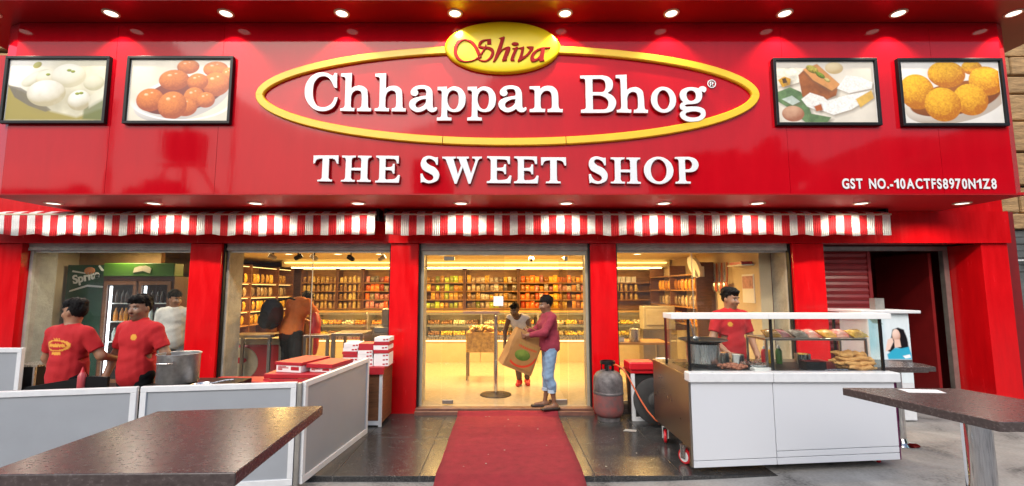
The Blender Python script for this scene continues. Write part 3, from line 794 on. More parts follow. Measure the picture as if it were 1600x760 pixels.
N1 = vnoise(W_, H_, 5, 1); N2 = vnoise(W_, H_, 44, 2); N3 = vnoise(W_, H_, 12, 3)
def pic_a():
    im = np.ones((H_,W_,3),np.float32)*lin((236,230,205)); im *= (0.75+0.4*N1)[...,None]
    over(im, np.clip(1.4-X*1.6-Y,0,1), lin((250,246,238)))
    over(im, poly_mask(X,Y,[(0,.42),(.25,.52),(.7,.85),(1.1,.95),(1.5,.8),(1.5,1),(0,1)],.05), lin((176,160,80)))
    over(im, poly_mask(X,Y,[(0,.42),(.2,.46),(.42,.60),(.70,.83),(.62,.86),(.35,.76),(.12,.62)],.02)*(0.7+0.3*N3), lin((120,112,104)))
    over(im, poly_mask(X,Y,[(1.2,.8),(1.5,.62),(1.5,1),(1.2,.98)],.04)*0.8, lin((110,124,66)))
    ball(im,X,Y,.42,.30,.24,.10,(238,236,222),(196,190,160),N3,.3,-.5)
    ball(im,X,Y,.42,.08,.07,.05,(200,196,120),(170,160,80),N3,.3,-.5)
    ball(im,X,Y,.62,.30,.20,.14,(250,246,228),(214,200,160),N3,.25)
    ball(im,X,Y,.92,.26,.27,.20,(254,252,240),(214,206,176),N3,.2)
    ball(im,X,Y,1.32,.38,.16,.13,(236,232,212),(196,190,158),N3,.25)
    over(im,np.clip(1.3-np.hypot((X-.64)/.34,(Y-.60)/.26),0,1)*.6,lin((150,138,100)))
    ball(im,X,Y,.60,.55,.30,.22,(255,253,246),(196,184,150),N3,.25)
    over(im,np.clip(1.3-np.hypot((X-1.15)/.22,(Y-.71)/.20),0,1)*.6,lin((150,138,100)))
    ball(im,X,Y,1.12,.67,.18,.17,(254,253,246),(190,178,144),N3,.25)
    for (a,b) in ((.60,.24),(.92,.17),(.98,.19),(1.08,.56),(1.14,.55)): ball(im,X,Y,a,b,.035,.022,(178,190,60),(120,130,30))
    over(im, poly_mask(X,Y,[(1.25,.62),(1.5,.42),(1.5,.66),(1.28,.80)],.03)*0.6, lin((232,228,210)))
    return im
def pic_b():
    im = np.ones((H_,W_,3),np.float32)*lin((240,232,214)); im *= (0.88+0.2*N1)[...,None]
    ball(im,X,Y,.80,.62,.74,.36,(252,250,246),(206,200,196),None,0,-.28)
    ball(im,X,Y,.82,.58,.64,.28,(150,70,40),(120,40,20),N3,.3,-.28)
    for cx,cy,rx,ry in ((.86,.11,.17,.12),(1.28,.15,.19,.13),(1.47,.26,.10,.14),(.66,.33,.23,.17),(1.30,.40,.21,.20),(1.02,.36,.16,.14),(.98,.62,.16,.17),(1.16,.66,.14,.13),(.32,.66,.21,.19),(.86,.78,.18,.15),(.66,.75,.22,.23)):
        ball(im,X,Y,cx,cy,rx,ry,(244,150,64),(176,84,22),N2,.55)
        ball(im,X,Y,cx-.3*rx,cy-.45*ry,rx*.16,ry*.12,(255,226,190),(246,170,104))
        ball(im,X,Y,cx+.1*rx,cy-.62*ry,rx*.10,ry*.07,(255,226,190),(246,170,104))
    over(im, sm(np.abs(np.hypot((X-.8)/.76,(Y-.66)/.33)-1)*.3-.012)*np.clip((Y-.62)*4,0,1), lin((250,248,246)))
    return im
def pic_c():
    im = np.ones((H_,W_,3),np.float32)*lin((236,228,214)); im *= (0.9+0.16*N1)[...,None]
    def piece(pts, col, dx=.03, dy=.035, k=.4, nz=N3):
        over(im, poly_mask(X,Y,[(a+dx,b+dy) for a,b in pts],.06)*.6, lin((120,104,86)))
        over(im, poly_mask(X,Y,pts,.012), lin(col)*(1-k/2+k*nz)[...,None])
    ball(im,X,Y,.90,.10,.14,.10,(244,226,186),(206,182,136),N3,.3)
    piece([(0,.22),(.10,.10),(.26,.08),(.38,.18),(.34,.34),(.16,.40),(0,.40)],(226,222,208),k=.8)
    piece([(.02,.30),(.12,.24),(.22,.28),(.20,.38),(.08,.42)],(206,158,44),k=.8,nz=N2)
    piece([(.08,.28),(.14,.26),(.16,.34),(.10,.36)],(92,70,40),k=.6)
    piece([(0,.50),(.20,.42),(.36,.50),(.46,.70),(.50,.86),(.80,.92),(.74,1.0),(.40,1.0),(.12,.74),(0,.66)],(116,142,98),k=1.0)
    piece([(.06,.62),(.22,.56),(.34,.66),(.22,.72)],(196,206,196),k=.7)
    ball(im,X,Y,.22,.86,.17,.13,(222,180,150),(176,120,92),N3,.7)
    piece([(.34,.22),(.50,.06),(.62,.08),(.66,.30),(.94,.42),(.90,.56),(.68,.66),(.38,.58)],(158,100,56),k=.7)
    piece([(.42,.12),(.64,.03),(.98,.38),(.84,.48),(.56,.30)],(214,156,98),dx=.0,dy=.02,k=.4)
    ball(im,X,Y,.56,.12,.10,.06,(214,200,96),(120,110,40),N2,1.0,.5)
    ball(im,X,Y,.68,.22,.08,.04,(150,170,60),(84,104,30),N2,1.0,.6)
    ball(im,X,Y,.78,.30,.05,.03,(226,214,150),(150,140,60),N2,1.0,.6)
    piece([(.36,.62),(.50,.51),(.70,.58),(.82,.70),(.62,.82),(.44,.74)],(242,238,232),k=.45,nz=N2)
    piece([(.92,.44),(1.08,.22),(1.30,.25),(1.48,.34),(1.46,.44),(1.10,.52)],(244,241,236),k=.45,nz=N2)
    piece([(.60,.78),(.74,.65),(1.08,.55),(1.47,.47),(1.43,.60),(1.12,.79),(.84,.88)],(246,243,238),k=.5,nz=N2)
    piece([(1.20,.62),(1.45,.47),(1.48,.60),(1.26,.76)],(224,184,96),dx=.01,dy=.01,k=.5)
    piece([(.55,.74),(.66,.70),(.68,.80),(.58,.82)],(190,112,64),dx=0,dy=.01)
    return im
def pic_d():
    im = np.ones((H_,W_,3),np.float32)*lin((240,236,230)); im *= (0.9+0.14*N1)[...,None]
    ball(im,X,Y,.80,.66,.80,.33,(248,240,230),(196,182,168),None,0,-.22)
    ball(im,X,Y,.80,.60,.72,.26,(176,110,40),(140,80,20),None,0,-.22)
    for cx,cy,rx,ry in ((1.10,.09,.16,.12),(.70,.20,.29,.22),(1.30,.31,.27,.24),(.22,.49,.27,.29),(1.03,.62,.27,.26),(.60,.70,.28,.28)):
        ball(im,X,Y,cx,cy,rx,ry,(255,200,52),(196,122,8),N2,1.0)
    return im
frames = [(-6.37,-5.035,3.894,4.784,pic_a,'framed picture of white round sweets on a leaf, far left of fascia'),
          (-4.81,-3.45,3.89,4.784,pic_b,'framed picture of orange brown syrup balls in a white dish'),
          (3.468,4.803,3.869,4.758,pic_c,'framed picture of brown and silver sweet slices with green leaves'),
          (5.065,6.41,3.86,4.756,pic_d,'framed picture of golden yellow sweet balls, far right of fascia')]
for x0,x1,z0,z1,fn,lab in frames:
    t = thing('framed_picture', lab, 'picture', ((x0+x1)/2, 5.62, z0), 'black framed food pictures on the fascia', world=True)
    b = 0.036
    fr = MB()
    fr.box(x0,x1,5.592,5.647,z0,z0+b).box(x0,x1,5.592,5.647,z1-b,z1).box(x0,x0+b,5.5925,5.6465,z0+b,z1-b).box(x1-b,x1,5.5925,5.6465,z0+b,z1-b)
    fr.build('frame', M['black'], t, bevel=0.004)
    MB().box(x0+b,x1-b,5.622,5.646,z0+b,z1-b).build('backing', M['white_plastic'], t)
    picture('print', t, x1-x0-2*b-0.02, z1-z0-2*b-0.02, np.clip(fn(), 0, 1)**1.15*0.80, M['print_attr'], Matrix.Translation((x0+b+0.01, 5.620, z0+b+0.01)))

# ---------------------------------------------------------------- downlights
def downlight(x, y, z, r, lens, trimm, lab, group, power, size):
    t = thing('downlight', lab, 'light', (x,y,z), group)
    MB().lathe([(r*0.80,-0.002),(r*0.82,-0.010),(r*0.95,-0.014),(r*1.08,-0.008),(r*1.1,0.0)], 28, closed=False).build('trim', trimm, t, 50)
    MB().lathe([(0.0001,-0.006),(r*0.8,-0.006),(r*0.8,-0.001)], 28, closed=False).build('lens', lens, t)
    if power:
        l = bpy.data.lights.new('downlight_lamp', 'SPOT'); l.energy = power; l.spot_size = R(size); l.spot_blend = 0.6; l.shadow_soft_size = 0.018; l.color = (1.0,0.88,0.70)
        o = bpy.data.objects.new('downlight_lamp', l); COL.objects.link(o); o.parent = t; o.location = (0,0,-0.03)
    return t
trim_cream = mat('cream_light_trim', (0.6,0.42,0.28), 0.4)
ordw = ['leftmost','second','third','fourth','fifth','sixth','seventh','eighth','ninth','rightmost']
for i, x in enumerate((-6.37,-4.88,-3.448,-2.003,-0.591,0.782,2.107,3.52,4.94,6.376)):
    downlight(x*1.011, 5.446, 5.269, 0.088, M['lens'], trim_cream, ('%s round downlight under the roof ledge above the fascia' % ordw[i]) if i in (0,9) else '%s round downlight from the left under the roof ledge' % ordw[i], 'downlights above the fascia', 40, 106)
for i, x in enumerate((-6.17,-4.79,-3.391,-1.981,-0.568,0.878,2.217,3.503,4.932,6.317)):
    downlight(x, 6.2, 2.984, 0.095, M['lens_low'], trim_cream, ('%s round downlight in the soffit above the awnings' % ordw[i]) if i in (0,9) else '%s round downlight from the left above the awnings' % ordw[i], 'downlights above the awnings', 44, 160)

# ---------------------------------------------------------------- striped awnings
def awning(x0, x1, lab):
    t = thing('awning', lab, 'awning', ((x0+x1)/2, 6.6, 2.55), 'striped awnings over the shop front', world=True)
    ws = 0.112
    n = int(round((x1-x0)/ws)); ws = (x1-x0)/n
    v = MB()
    sub = 4
    for i in range(n):
        for s in range(sub):
            a = x0+ws*(i+s/sub); b = x0+ws*(i+(s+1)/sub)
            def prof(x):
                sc = 0.010*math.cos(2*PI*(x-x0)/0.50) + 0.006*math.sin(x*2.3) + 0.004*math.sin(x*11.7+1.3*math.sin(x*3))
                w = 0.005*math.sin(2*PI*(x-x0)/0.50+1) + 0.003*math.sin(x*7.1)
                return [(x,6.80,2.968),(x,6.66,2.945+0.004*math.sin(x*9)),(x,6.555,2.905+0.004*math.sin(x*5)),(x,6.538,2.88),(x,6.540+w*.3,2.80),(x,6.546+w*.7,2.70),(x,6.548+w,2.585+sc)]
            pa, pb = prof(a), prof(b); k = len(pa)
            v.add(pa+pb, [(j, j+k, j+k+1, j+1) for j in range(k-1)], (i+1) % 2)
    o = v.build('fabric', [M['stripe_red'], M['stripe_white']], t, 60)
    sd_ = o.modifiers.new('thickness','SOLIDIFY'); sd_.thickness = 0.004
    MB().box(x0-0.02, x1+0.02, 6.528, 6.552, 2.872, 2.896).build('front_bar', M['cream_bar'], t, bevel=0.005)
    MB().cyl((x0-0.03,6.74,2.90),(x1+0.03,6.74,2.90),0.045,seg=16).build('roller', M['alu'], t, 50)
    for x in (x0-0.02, x1+0.02):
        MB().box(x-0.02,x+0.02,6.60,6.85,2.82,2.98).cyl((x,6.62,2.80),(x,6.62,2.90),0.03).build('bracket', M['black'], t, bevel=0.004)
awning(-7.75, -1.84, 'red and white striped awning above the two left windows')
awning(-1.685, 5.60, 'long red and white striped awning above the door and right window')

# ---------------------------------------------------------------- red carpet
cp = MB(); n = 90; vs = []; fs = []
for i in range(n+1):
    y = 4.45 + (6.80-4.45)*i/n
    for j in range(13):
        x = -0.645 + (1.44)*j/12
        zt = 0.012 + 0.004*math.sin(3*x+2*y) + 0.0025*math.sin(9*x+1.5*math.sin(3*y)) + 0.003*math.exp(-((y-5.35-0.18*x)/0.03)**2) + 0.003*math.exp(-((y-6.2+0.1*x)/0.035)**2)
        if y < 4.66: zt -= (4.66-y)*0.22
        if y > 6.72: zt += (y-6.72)*0.7
        vs.append((x + 0.004*math.sin(4*y) + 0.002*math.sin(13*y+x), y + (0.006*math.sin(7*x) if i == 0 else 0), zt))
fs = [(i*13+j, i*13+j+1, (i+1)*13+j+1, (i+1)*13+j) for i in range(n) for j in range(12)]
o = one('carpet', cp.add(vs, fs), M['carpet'], 'plain red carpet runner leading to the glass door', 'carpet', smooth=60)
s_ = o.modifiers.new('thickness','SOLIDIFY'); s_.thickness = 0.009; s_.offset = -1

# ================================================================ INSIDE THE SHOP
def shop_lamp(x, y, lab, power, z=2.528, col=(1.0, 0.60, 0.19)):
    t = thing('ceiling_light', lab, 'light', (x,y,z), 'round warm ceiling lights inside the shop')
    MB().lathe([(0.075,-0.002),(0.08,-0.012),(0.10,-0.010),(0.105,0.0)], 24, closed=False).build('trim', M['white_plastic'], t, 50)
    MB().lathe([(0.0001,-0.007),(0.075,-0.007)], 24, closed=False).build('lens', M['lens_warm'], t)
    l = bpy.data.lights.new('ceiling_lamp', 'AREA'); l.shape = 'DISK'; l.size = 0.35; l.energy = power*0.85; l.color = col
    o = bpy.data.objects.new('ceiling_lamp', l); COL.objects.link(o); o.parent = t; o.location = (0,0,-0.05)
k = 0
for x, where in ((-1.27,'above the closed door leaf'),(-0.33,'above the standing metal post'),(0.62,'left of the security camera'),(1.63,'nearest the open door leaf')):
    shop_lamp(x, 9.6, 'round warm ceiling light inside the entrance, %s' % where, 60)
for x, where in ((-4.35,'over the left wall shelves'),(-3.35,'over the person with the backpack'),(-2.5,'near the pillar left of the door'),(2.75,'seen through the right window')):
    shop_lamp(x, 9.3, 'round warm ceiling light inside, %s' % where, 60)
shop_lamp(-6.2, 7.52, 'warm ceiling light added above the drinks cooler', 21, col=(1.0, 0.80, 0.52))  # added lamp: brightens the sign board and cooler in place of daylight

part('shelf_light', MB().box(-5.3, 4.0, 11.50, 11.53, 2.345, 2.358), mat_emit('shelf_lamp', (1.0, 0.70, 0.28), 22.0))
# wall shelves behind the counters
def shelf_unit(x0, x1, lab, levels, y=12.06):
    t = thing('wall_shelf', lab, 'shelf', ((x0+x1)/2, 12.3, 0.08), 'wall shelves behind the counters', world=True)
    MB().box(x0+0.03, x1-0.03, 12.42, 12.445, 0.1, 2.34).build('back_panel', M['wood_shelf'], t)
    for x in (x0, x1-0.03): MB().box(x, x+0.03, y, 12.445, 0.08, 2.34).build('side_panel', M['wood_dark'], t)
    for z in levels: MB().box(x0+0.031, x1-0.031, y+0.005, 12.419, z-0.025, z).build('shelf_board', M['wood_shelf'], t)
    st_ = MB().box(x0+0.05, x1-0.05, y+0.02, y+0.04, levels[-1]+0.335, levels[-1]+0.345).build('light_strip', M['strip_warm'], t)
    return t
LV = [1.10, 1.32, 1.545, 1.77, 1.99]
shelf_unit(-5.3, -4.35, 'left half of the wooden jar shelf in the left window', LV)
shelf_unit(-4.34, -3.68, 'right half of the wooden jar shelf beside the red packets', LV)
shelf_unit(-3.67, -2.2, 'wooden shelf of red packets seen through the left window', LV)
shelf_unit(-2.19, -1.0, 'wooden shelf of green and yellow packets left inside the door', LV)
shelf_unit(-0.99, 0.42, 'dark wooden shelf of brown packets behind the counter, centre of door', LV)
shelf_unit(0.43, 2.35, 'wooden shelf of orange and red packets right inside the door', LV)
shelf_unit(2.36, 4.12, 'wooden shelf seen deep through the right window', LV)

def packet_mesh(w, h, d):
    mb = MB(); vs = []; n = 6
    prof = [(0.0,0.012),(0.06,0.016),(0.16,0.9),(0.5,1.0),(0.82,0.8),(0.93,0.06),(1.0,0.02)]
    seg = 10
    for zt, dd in prof:
        for i in range(seg):
            a = 2*PI*i/seg
            vs.append((w/2*math.copysign(abs(math.cos(a))**0.55, math.cos(a))*(0.96 if 0.1 < zt < 0.9 else 1), d/2*dd*math.sin(a), h*zt))
    fs = [(k*seg+i, k*seg+(i+1)%seg, (k+1)*seg+(i+1)%seg, (k+1)*seg+i) for k in range(len(prof)-1) for i in range(seg)]
    fs += [tuple(range(seg-1,-1,-1)), tuple((len(prof)-1)*seg+i for i in range(seg))]
    mb.add(vs, fs)
    me = bpy.data.meshes.new('snack_packet'); me.from_pydata(mb.v, [], mb.f)
    me.polygons.foreach_set('use_smooth', [True]*len(me.polygons)); return me
def foil(name, c, c2):
    m = mat(name, c, 0.18, var=0.9, vscale=22, dark=c2, bump=0.7, bscale=35, coat=0.6)
    nt = m.node_tree; b = nt.nodes['Principled BSDF']; src = b.inputs['Base Color'].links[0].from_socket
    oi = nt.nodes.new('ShaderNodeObjectInfo'); hs = nt.nodes.new('ShaderNodeHueSaturation')
    mr = nt.nodes.new('ShaderNodeMapRange'); mr.inputs['To Min'].default_value = 0.35; mr.inputs['To Max'].default_value = 1.5
    nt.links.new(oi.outputs['Random'], mr.inputs['Value']); nt.links.new(mr.outputs[0], hs.inputs['Value'])
    m2 = nt.nodes.new('ShaderNodeMapRange'); m2.inputs['To Min'].default_value = 0.485; m2.inputs['To Max'].default_value = 0.515
    nt.links.new(oi.outputs['Random'], m2.inputs['Value']); nt.links.new(m2.outputs[0], hs.inputs['Hue'])
    nt.links.new(src, hs.inputs['Color']); nt.links.new(hs.outputs[0], b.inputs['Base Color'])
    return m
PK = {'green': foil('green_packet_foil',(0.26,0.50,0.04),(0.60,0.48,0.05)), 'yellow': foil('yellow_packet_foil',(0.75,0.45,0.06),(0.40,0.16,0.02)),
      'brown': foil('brown_packet_foil',(0.26,0.15,0.07),(0.55,0.46,0.32)), 'silver': foil('silver_packet_foil',(0.55,0.52,0.45),(0.20,0.14,0.08)),
      'orange': foil('orange_packet_foil',(0.85,0.24,0.02),(0.60,0.34,0.06)), 'red': foil('red_packet_foil',(0.72,0.05,0.02),(0.80,0.28,0.05)), 'crimson': foil('crimson_packet_foil',(0.55,0.03,0.05),(0.75,0.55,0.45))}
PM = {}
for k_, m_ in PK.items():
    me = packet_mesh(0.115, 0.175, 0.07); me.materials.append(m_); PM[k_] = me
ORD = ['first','second','third','fourth','fifth','sixth','seventh','eighth','ninth','tenth','eleventh','twelfth','thirteenth','fourteenth','fifteenth','sixteenth']
def packets(x0, x1, z, pal, where, pitch=0.119, y=12.13):
    n = int((x1-x0)/pitch)
    for i in range(n):
        color = rnd.choice(pal)
        if rnd.random() < 0.06: continue
        o = bpy.data.objects.new('snack_packet', PM[color]); COL.objects.link(o)
        o.location = (x0+(i+0.5)*(x1-x0)/n+rnd.uniform(-0.006,0.006), y+rnd.uniform(-0.02,0.03), z+0.001)
        o.rotation_euler = (R(rnd.uniform(-10,2)), 0, R(rnd.uniform(-16,16))); o.scale = (rnd.uniform(0.85,1.12),1,rnd.uniform(0.72,1.12))
        tag(o, '%s packet from left, %s, %s' % (ORD[i], color, where), 'packet', 'packets, %s' % where)
rown = {1.32:'fourth shelf', 1.545:'third shelf', 1.77:'second shelf', 1.99:'top shelf', 1.10:'lowest shelf'}
for z in LV[1:]:
    packets(-3.62, -2.25, z, ['crimson','crimson','red','silver'], '%s left of the door pillar' % rown[z])
    packets(-2.14, -1.04, z, ['green','green','yellow'] if z in (1.99,1.32) else ['yellow','yellow','green','orange'], '%s at the left side of the doorway' % rown[z])
    packets(-0.94, 0.38, z, ['brown','brown','silver','yellow'] if z > 1.5 else ['brown','silver','green'], '%s of the centre shelf' % rown[z])
    packets(0.48, 1.1, z, ['red','red','crimson','orange'], '%s just right of the centre shelf' % rown[z])
    packets(1.1, 2.3, z, ['orange','orange','yellow','red'] if z != 1.77 else ['orange','crimson','silver'], '%s at the right side of the doorway' % rown[z])
# jars
jm = MB().lathe([(0.040,0),(0.044,0.006),(0.044,0.12),(0.036,0.138)], 12); 
JAR = mat('cream_filled_jar', (0.62,0.46,0.22), 0.2, var=0.4, vscale=16, dark=(0.36,0.18,0.05))
def rand_tint(m, lo, hi, dh):
    nt = m.node_tree; b = nt.nodes['Principled BSDF']; src = b.inputs['Base Color'].links[0].from_socket
    oi = nt.nodes.new('ShaderNodeObjectInfo'); hs = nt.nodes.new('ShaderNodeHueSaturation')
    for inp, a, c in (('Value', lo, hi), ('Hue', 0.5-dh, 0.5+dh)):
        mr = nt.nodes.new('ShaderNodeMapRange'); mr.inputs['To Min'].default_value = a; mr.inputs['To Max'].default_value = c
        nt.links.new(oi.outputs['Random'], mr.inputs['Value']); nt.links.new(mr.outputs[0], hs.inputs[inp])
    nt.links.new(src, hs.inputs['Color']); nt.links.new(hs.outputs[0], b.inputs['Base Color'])
rand_tint(JAR, 0.5, 1.5, 0.03)
def jar(x, y, z, lab, grp, src=[None]):
    if src[0] is None:
        t = thing('jar', lab, 'jar', (x,y,z), grp)
        jm.build('body', JAR, t, 40)
        MB().lathe([(0.040,0.138),(0.040,0.165),(0.03,0.168)], 12).build('lid', M['red_plastic'] if False else mat('gold_jar_lid',(0.55,0.35,0.08),0.3,0.6), t, 40)
        src[0] = t; return t
    t = dup(src[0], (x+rnd.uniform(-.01,.01),y+rnd.uniform(-.02,.02),z), rnd.uniform(0,6), lab, scale=(1,1,rnd.uniform(.82,1.12))); t['group'] = grp; return t
for z in LV:
    for i in range(8): jar(-5.22+0.115*i, 12.15, z+0.001, '%s cream jar from left, %s left of the person in orange' % (ORD[i], rown[z]), 'jars on the %s left half' % rown[z])
    for i in range(5): jar(-4.26+0.12*i, 12.15, z+0.001, '%s cream jar from left, %s next to the red packets' % (ORD[i], rown[z]), 'jars on the %s right half' % rown[z])
for z in LV[2:4]:
    for i in range(9): jar(2.5+0.13*i, 12.15, z+0.001, '%s cream jar from left, %s deep in the right window' % (ORD[i], rown[z]), 'jars on the %s in the right window' % rown[z])
for i in range(8):
    bx_ = MB().box(-0.06,0.06,-0.05,0.05,0,0.15).build('carton', M['box_white'], None, bevel=0.004); bx_.location = (2.48+0.14*i, 12.15, 1.991)
    tag(bx_, '%s white carton from left, top shelf deep in the right window' % ORD[i], 'carton', 'white cartons in the right window')

# side shelf along the left, seen through the left window
t = thing('side_shelf', 'lit wooden shelf receding along the left side of the shop', 'shelf', (-5.6, 10.4, 0.08), world=True)
for y in (8.75, 9.9, 11.1, 11.9): MB().box(-5.9, -5.42, y, y+0.04, 0.08, 2.34).build('upright', M['wood_dark'], t)
for z in (0.75, 1.05, 1.35, 1.65, 1.95): MB().box(-5.9, -5.43, 8.791, 11.899, z-0.025, z).build('shelf_board', M['wood_shelf'], t)
MB().box(-5.93, -5.905, 8.75, 11.94, 0.08, 2.34).build('back_panel', M['wood_shelf'], t)
for z in (1.35-0.03, 1.65-0.03, 1.95-0.03, 2.3): MB().box(-5.50, -5.47, 8.85, 11.85, z-0.01, z).build('light_strip', M['strip_warm'], t)  # glowing strips added to brighten the side shelf
for z, colr, nm in ((1.05,'yellow','second lowest board'),(1.35,'yellow','middle board'),(1.65,'brown','second highest board'),(1.95,'yellow','highest board')):
    for i in range(16):
        o = bpy.data.objects.new('snack_packet', PM[colr]); COL.objects.link(o)
        o.location = (-5.55+rnd.uniform(-0.02,0.02), 9.0+0.18*i, z+0.001); o.rotation_euler = (0,0,R(90+rnd.uniform(-10,10))); o.scale = (1.1,1,1.15)
        tag(o, '%s nearest %s packet on the %s of the receding side shelf' % (ORD[i], colr, nm), 'packet', '%s packets on the side shelf, %s' % (colr, nm))

# shelves on the right side wall, seen through the right window
t = thing('side_shelf', 'dark wooden shelf on the right side wall inside the shop', 'shelf', (4.0, 10.4, 0.08), world=True)
for y in (9.0, 10.4, 11.8): MB().box(3.80, 4.155, y, y+0.04, 0.9, 2.34).build('upright', M['wood_dark'], t)
for z in (1.1, 1.45, 1.8, 2.12): MB().box(3.80, 4.155, 9.041, 11.799, z-0.025, z).build('shelf_board', M['wood_shelf'], t)
for z in (1.1, 1.45, 1.8):
    for i in range(12):
        o = bpy.data.objects.new('snack_packet', PM['orange' if z != 1.45 else 'brown']); COL.objects.link(o)
        o.location = (3.92, 9.2+0.2*i, z+0.001); o.rotation_euler = (0,0,R(-90+rnd.uniform(-10,10))); o.scale = (1.2,1,1.3)
        tag(o, '%s nearest packet on the %s board of the right side wall shelf' % (ORD[i], {1.1:'lowest',1.45:'middle',1.8:'upper'}[z]), 'packet', 'packets on the right wall shelf at %.2f' % z)
# utensils hanging on the right wall
for i in range(6):
    y = 8.35+0.1*i
    o = MB().tube([(4.10,y,2.30),(4.09,y,1.95)],0.012,6).ell((4.07,y,1.86),(0.02,0.06,0.10),10,6).build('ladle', M['steel'] if i%2 else M['hose'], None, 50)
    tag(o, '%s nearest long handled ladle hanging from the right shop wall' % ORD[i], 'ladle', 'ladles hanging on the right shop wall')
cal = thing('wall_calendar', 'white wall calendar on the beige wall behind the cart worker', 'calendar', (4.14, 7.75, 1.55), world=True)
MB().box(4.148, 4.158, 7.58, 7.95, 1.58, 2.06).build('sheet', M['paper'], cal)
MB().box(4.142, 4.147, 7.60, 7.93, 1.82, 2.03).build('picture', mat('pink_calendar_print',(0.55,0.28,0.26),0.6,var=0.5,vscale=14), cal)
wb = one('wall_shelf_board', MB().box(3.95,4.155,7.55,8.05,2.20,2.22).box(3.97,4.15,7.6,8.0,2.221,2.27,1), [M['white_plastic'], M['red_plastic']], 'small white wall board with a red tray above the calendar', 'shelf')
one('exhaust_fan', MB().lathe([(0.02,0),(0.06,0.04),(0.20,0.03),(0.22,0.0),(0.22,-0.04)],24,T=Matrix.Translation((3.75,8.9,2.25))@Matrix.Rotation(R(70),4,'Y')).box(3.72,3.9,8.85,8.95,2.05,2.25), M['white_plastic'], 'white wall fan inside the right window', 'fan', smooth=40)

# bits and pieces behind the right window
t = thing('packing_table', 'packing table with steel legs behind the right window', 'table', (2.3,8.6,0.08), world=True)
MB().box(1.75,3.0,8.3,8.95,0.82,0.86).build('top', M['wood_shelf'], t, bevel=0.004)
for x in (1.79,2.96):
    for y in (8.34,8.91): MB().box(x-0.02,x+0.02,y-0.02,y+0.02,0.08,0.82).build('leg', M['steel_dark'], t)
t = thing('weighing_scale', 'white weighing scale with an upright display behind the right window', 'scale', (2.05,8.55,0.861))
MB().box(-0.16,0.16,-0.14,0.14,0.001,0.08).build('body', M['white_plastic'], t, bevel=0.01)
MB().box(-0.15,0.15,-0.13,0.13,0.081,0.095).build('plate', M['steel'], t)
MB().cyl((0.0,0.12,0.08),(0.0,0.12,0.42),0.016,seg=10).build('column', M['white_plastic'], t)
MB().box(-0.12,0.12,0.09,0.14,0.42,0.62).build('display', M['white_plastic'], t, bevel=0.01)
t = thing('steel_canister', 'steel canister with a lid beside the weighing scale', 'canister', (2.42,8.5,0.861))
MB().lathe([(0.09,0.001),(0.1,0.01),(0.1,0.2),(0.09,0.21)],24).build('body', M['steel'], t, 40)
MB().lathe([(0.102,0.2),(0.102,0.225),(0.03,0.24),(0.02,0.26)],24).build('lid', M['steel'], t, 40)
t = thing('grey_machine', 'boxy grey appliance behind the cart worker inside the right window', 'appliance', (3.3,10.0,0.08), world=True)
MB().box(3.0,3.72,9.9,10.2,0.08,0.95).build('stand', M['steel_dark'], t)
MB().box(3.02,3.70,9.9,10.2,0.951,1.45).build('body', mat('grey_beige_panel',(0.34,0.31,0.25),0.45,var=0.12), t, bevel=0.015)
MB().box(3.08,3.55,9.885,9.899,1.05,1.38).build('panel', mat('pale_beige_panel',(0.42,0.38,0.30),0.4,var=0.15), t, bevel=0.006)
t = thing('plastic_stool', 'low wooden stool behind the gas cylinder, inside the right window', 'stool', (2.0,7.8,0.08))
MB().lathe([(0.0001,0.42),(0.15,0.42),(0.16,0.44),(0.15,0.46),(0.0001,0.46)],24).build('seat', M['wood_shelf'], t, 40)
for a in range(4): MB().cyl((0.10*math.cos(a*PI/2+.78),0.10*math.sin(a*PI/2+.78),0.42),(0.16*math.cos(a*PI/2+.78),0.16*math.sin(a*PI/2+.78),0.001),0.015,seg=8).build('leg', M['wood_shelf'], t)

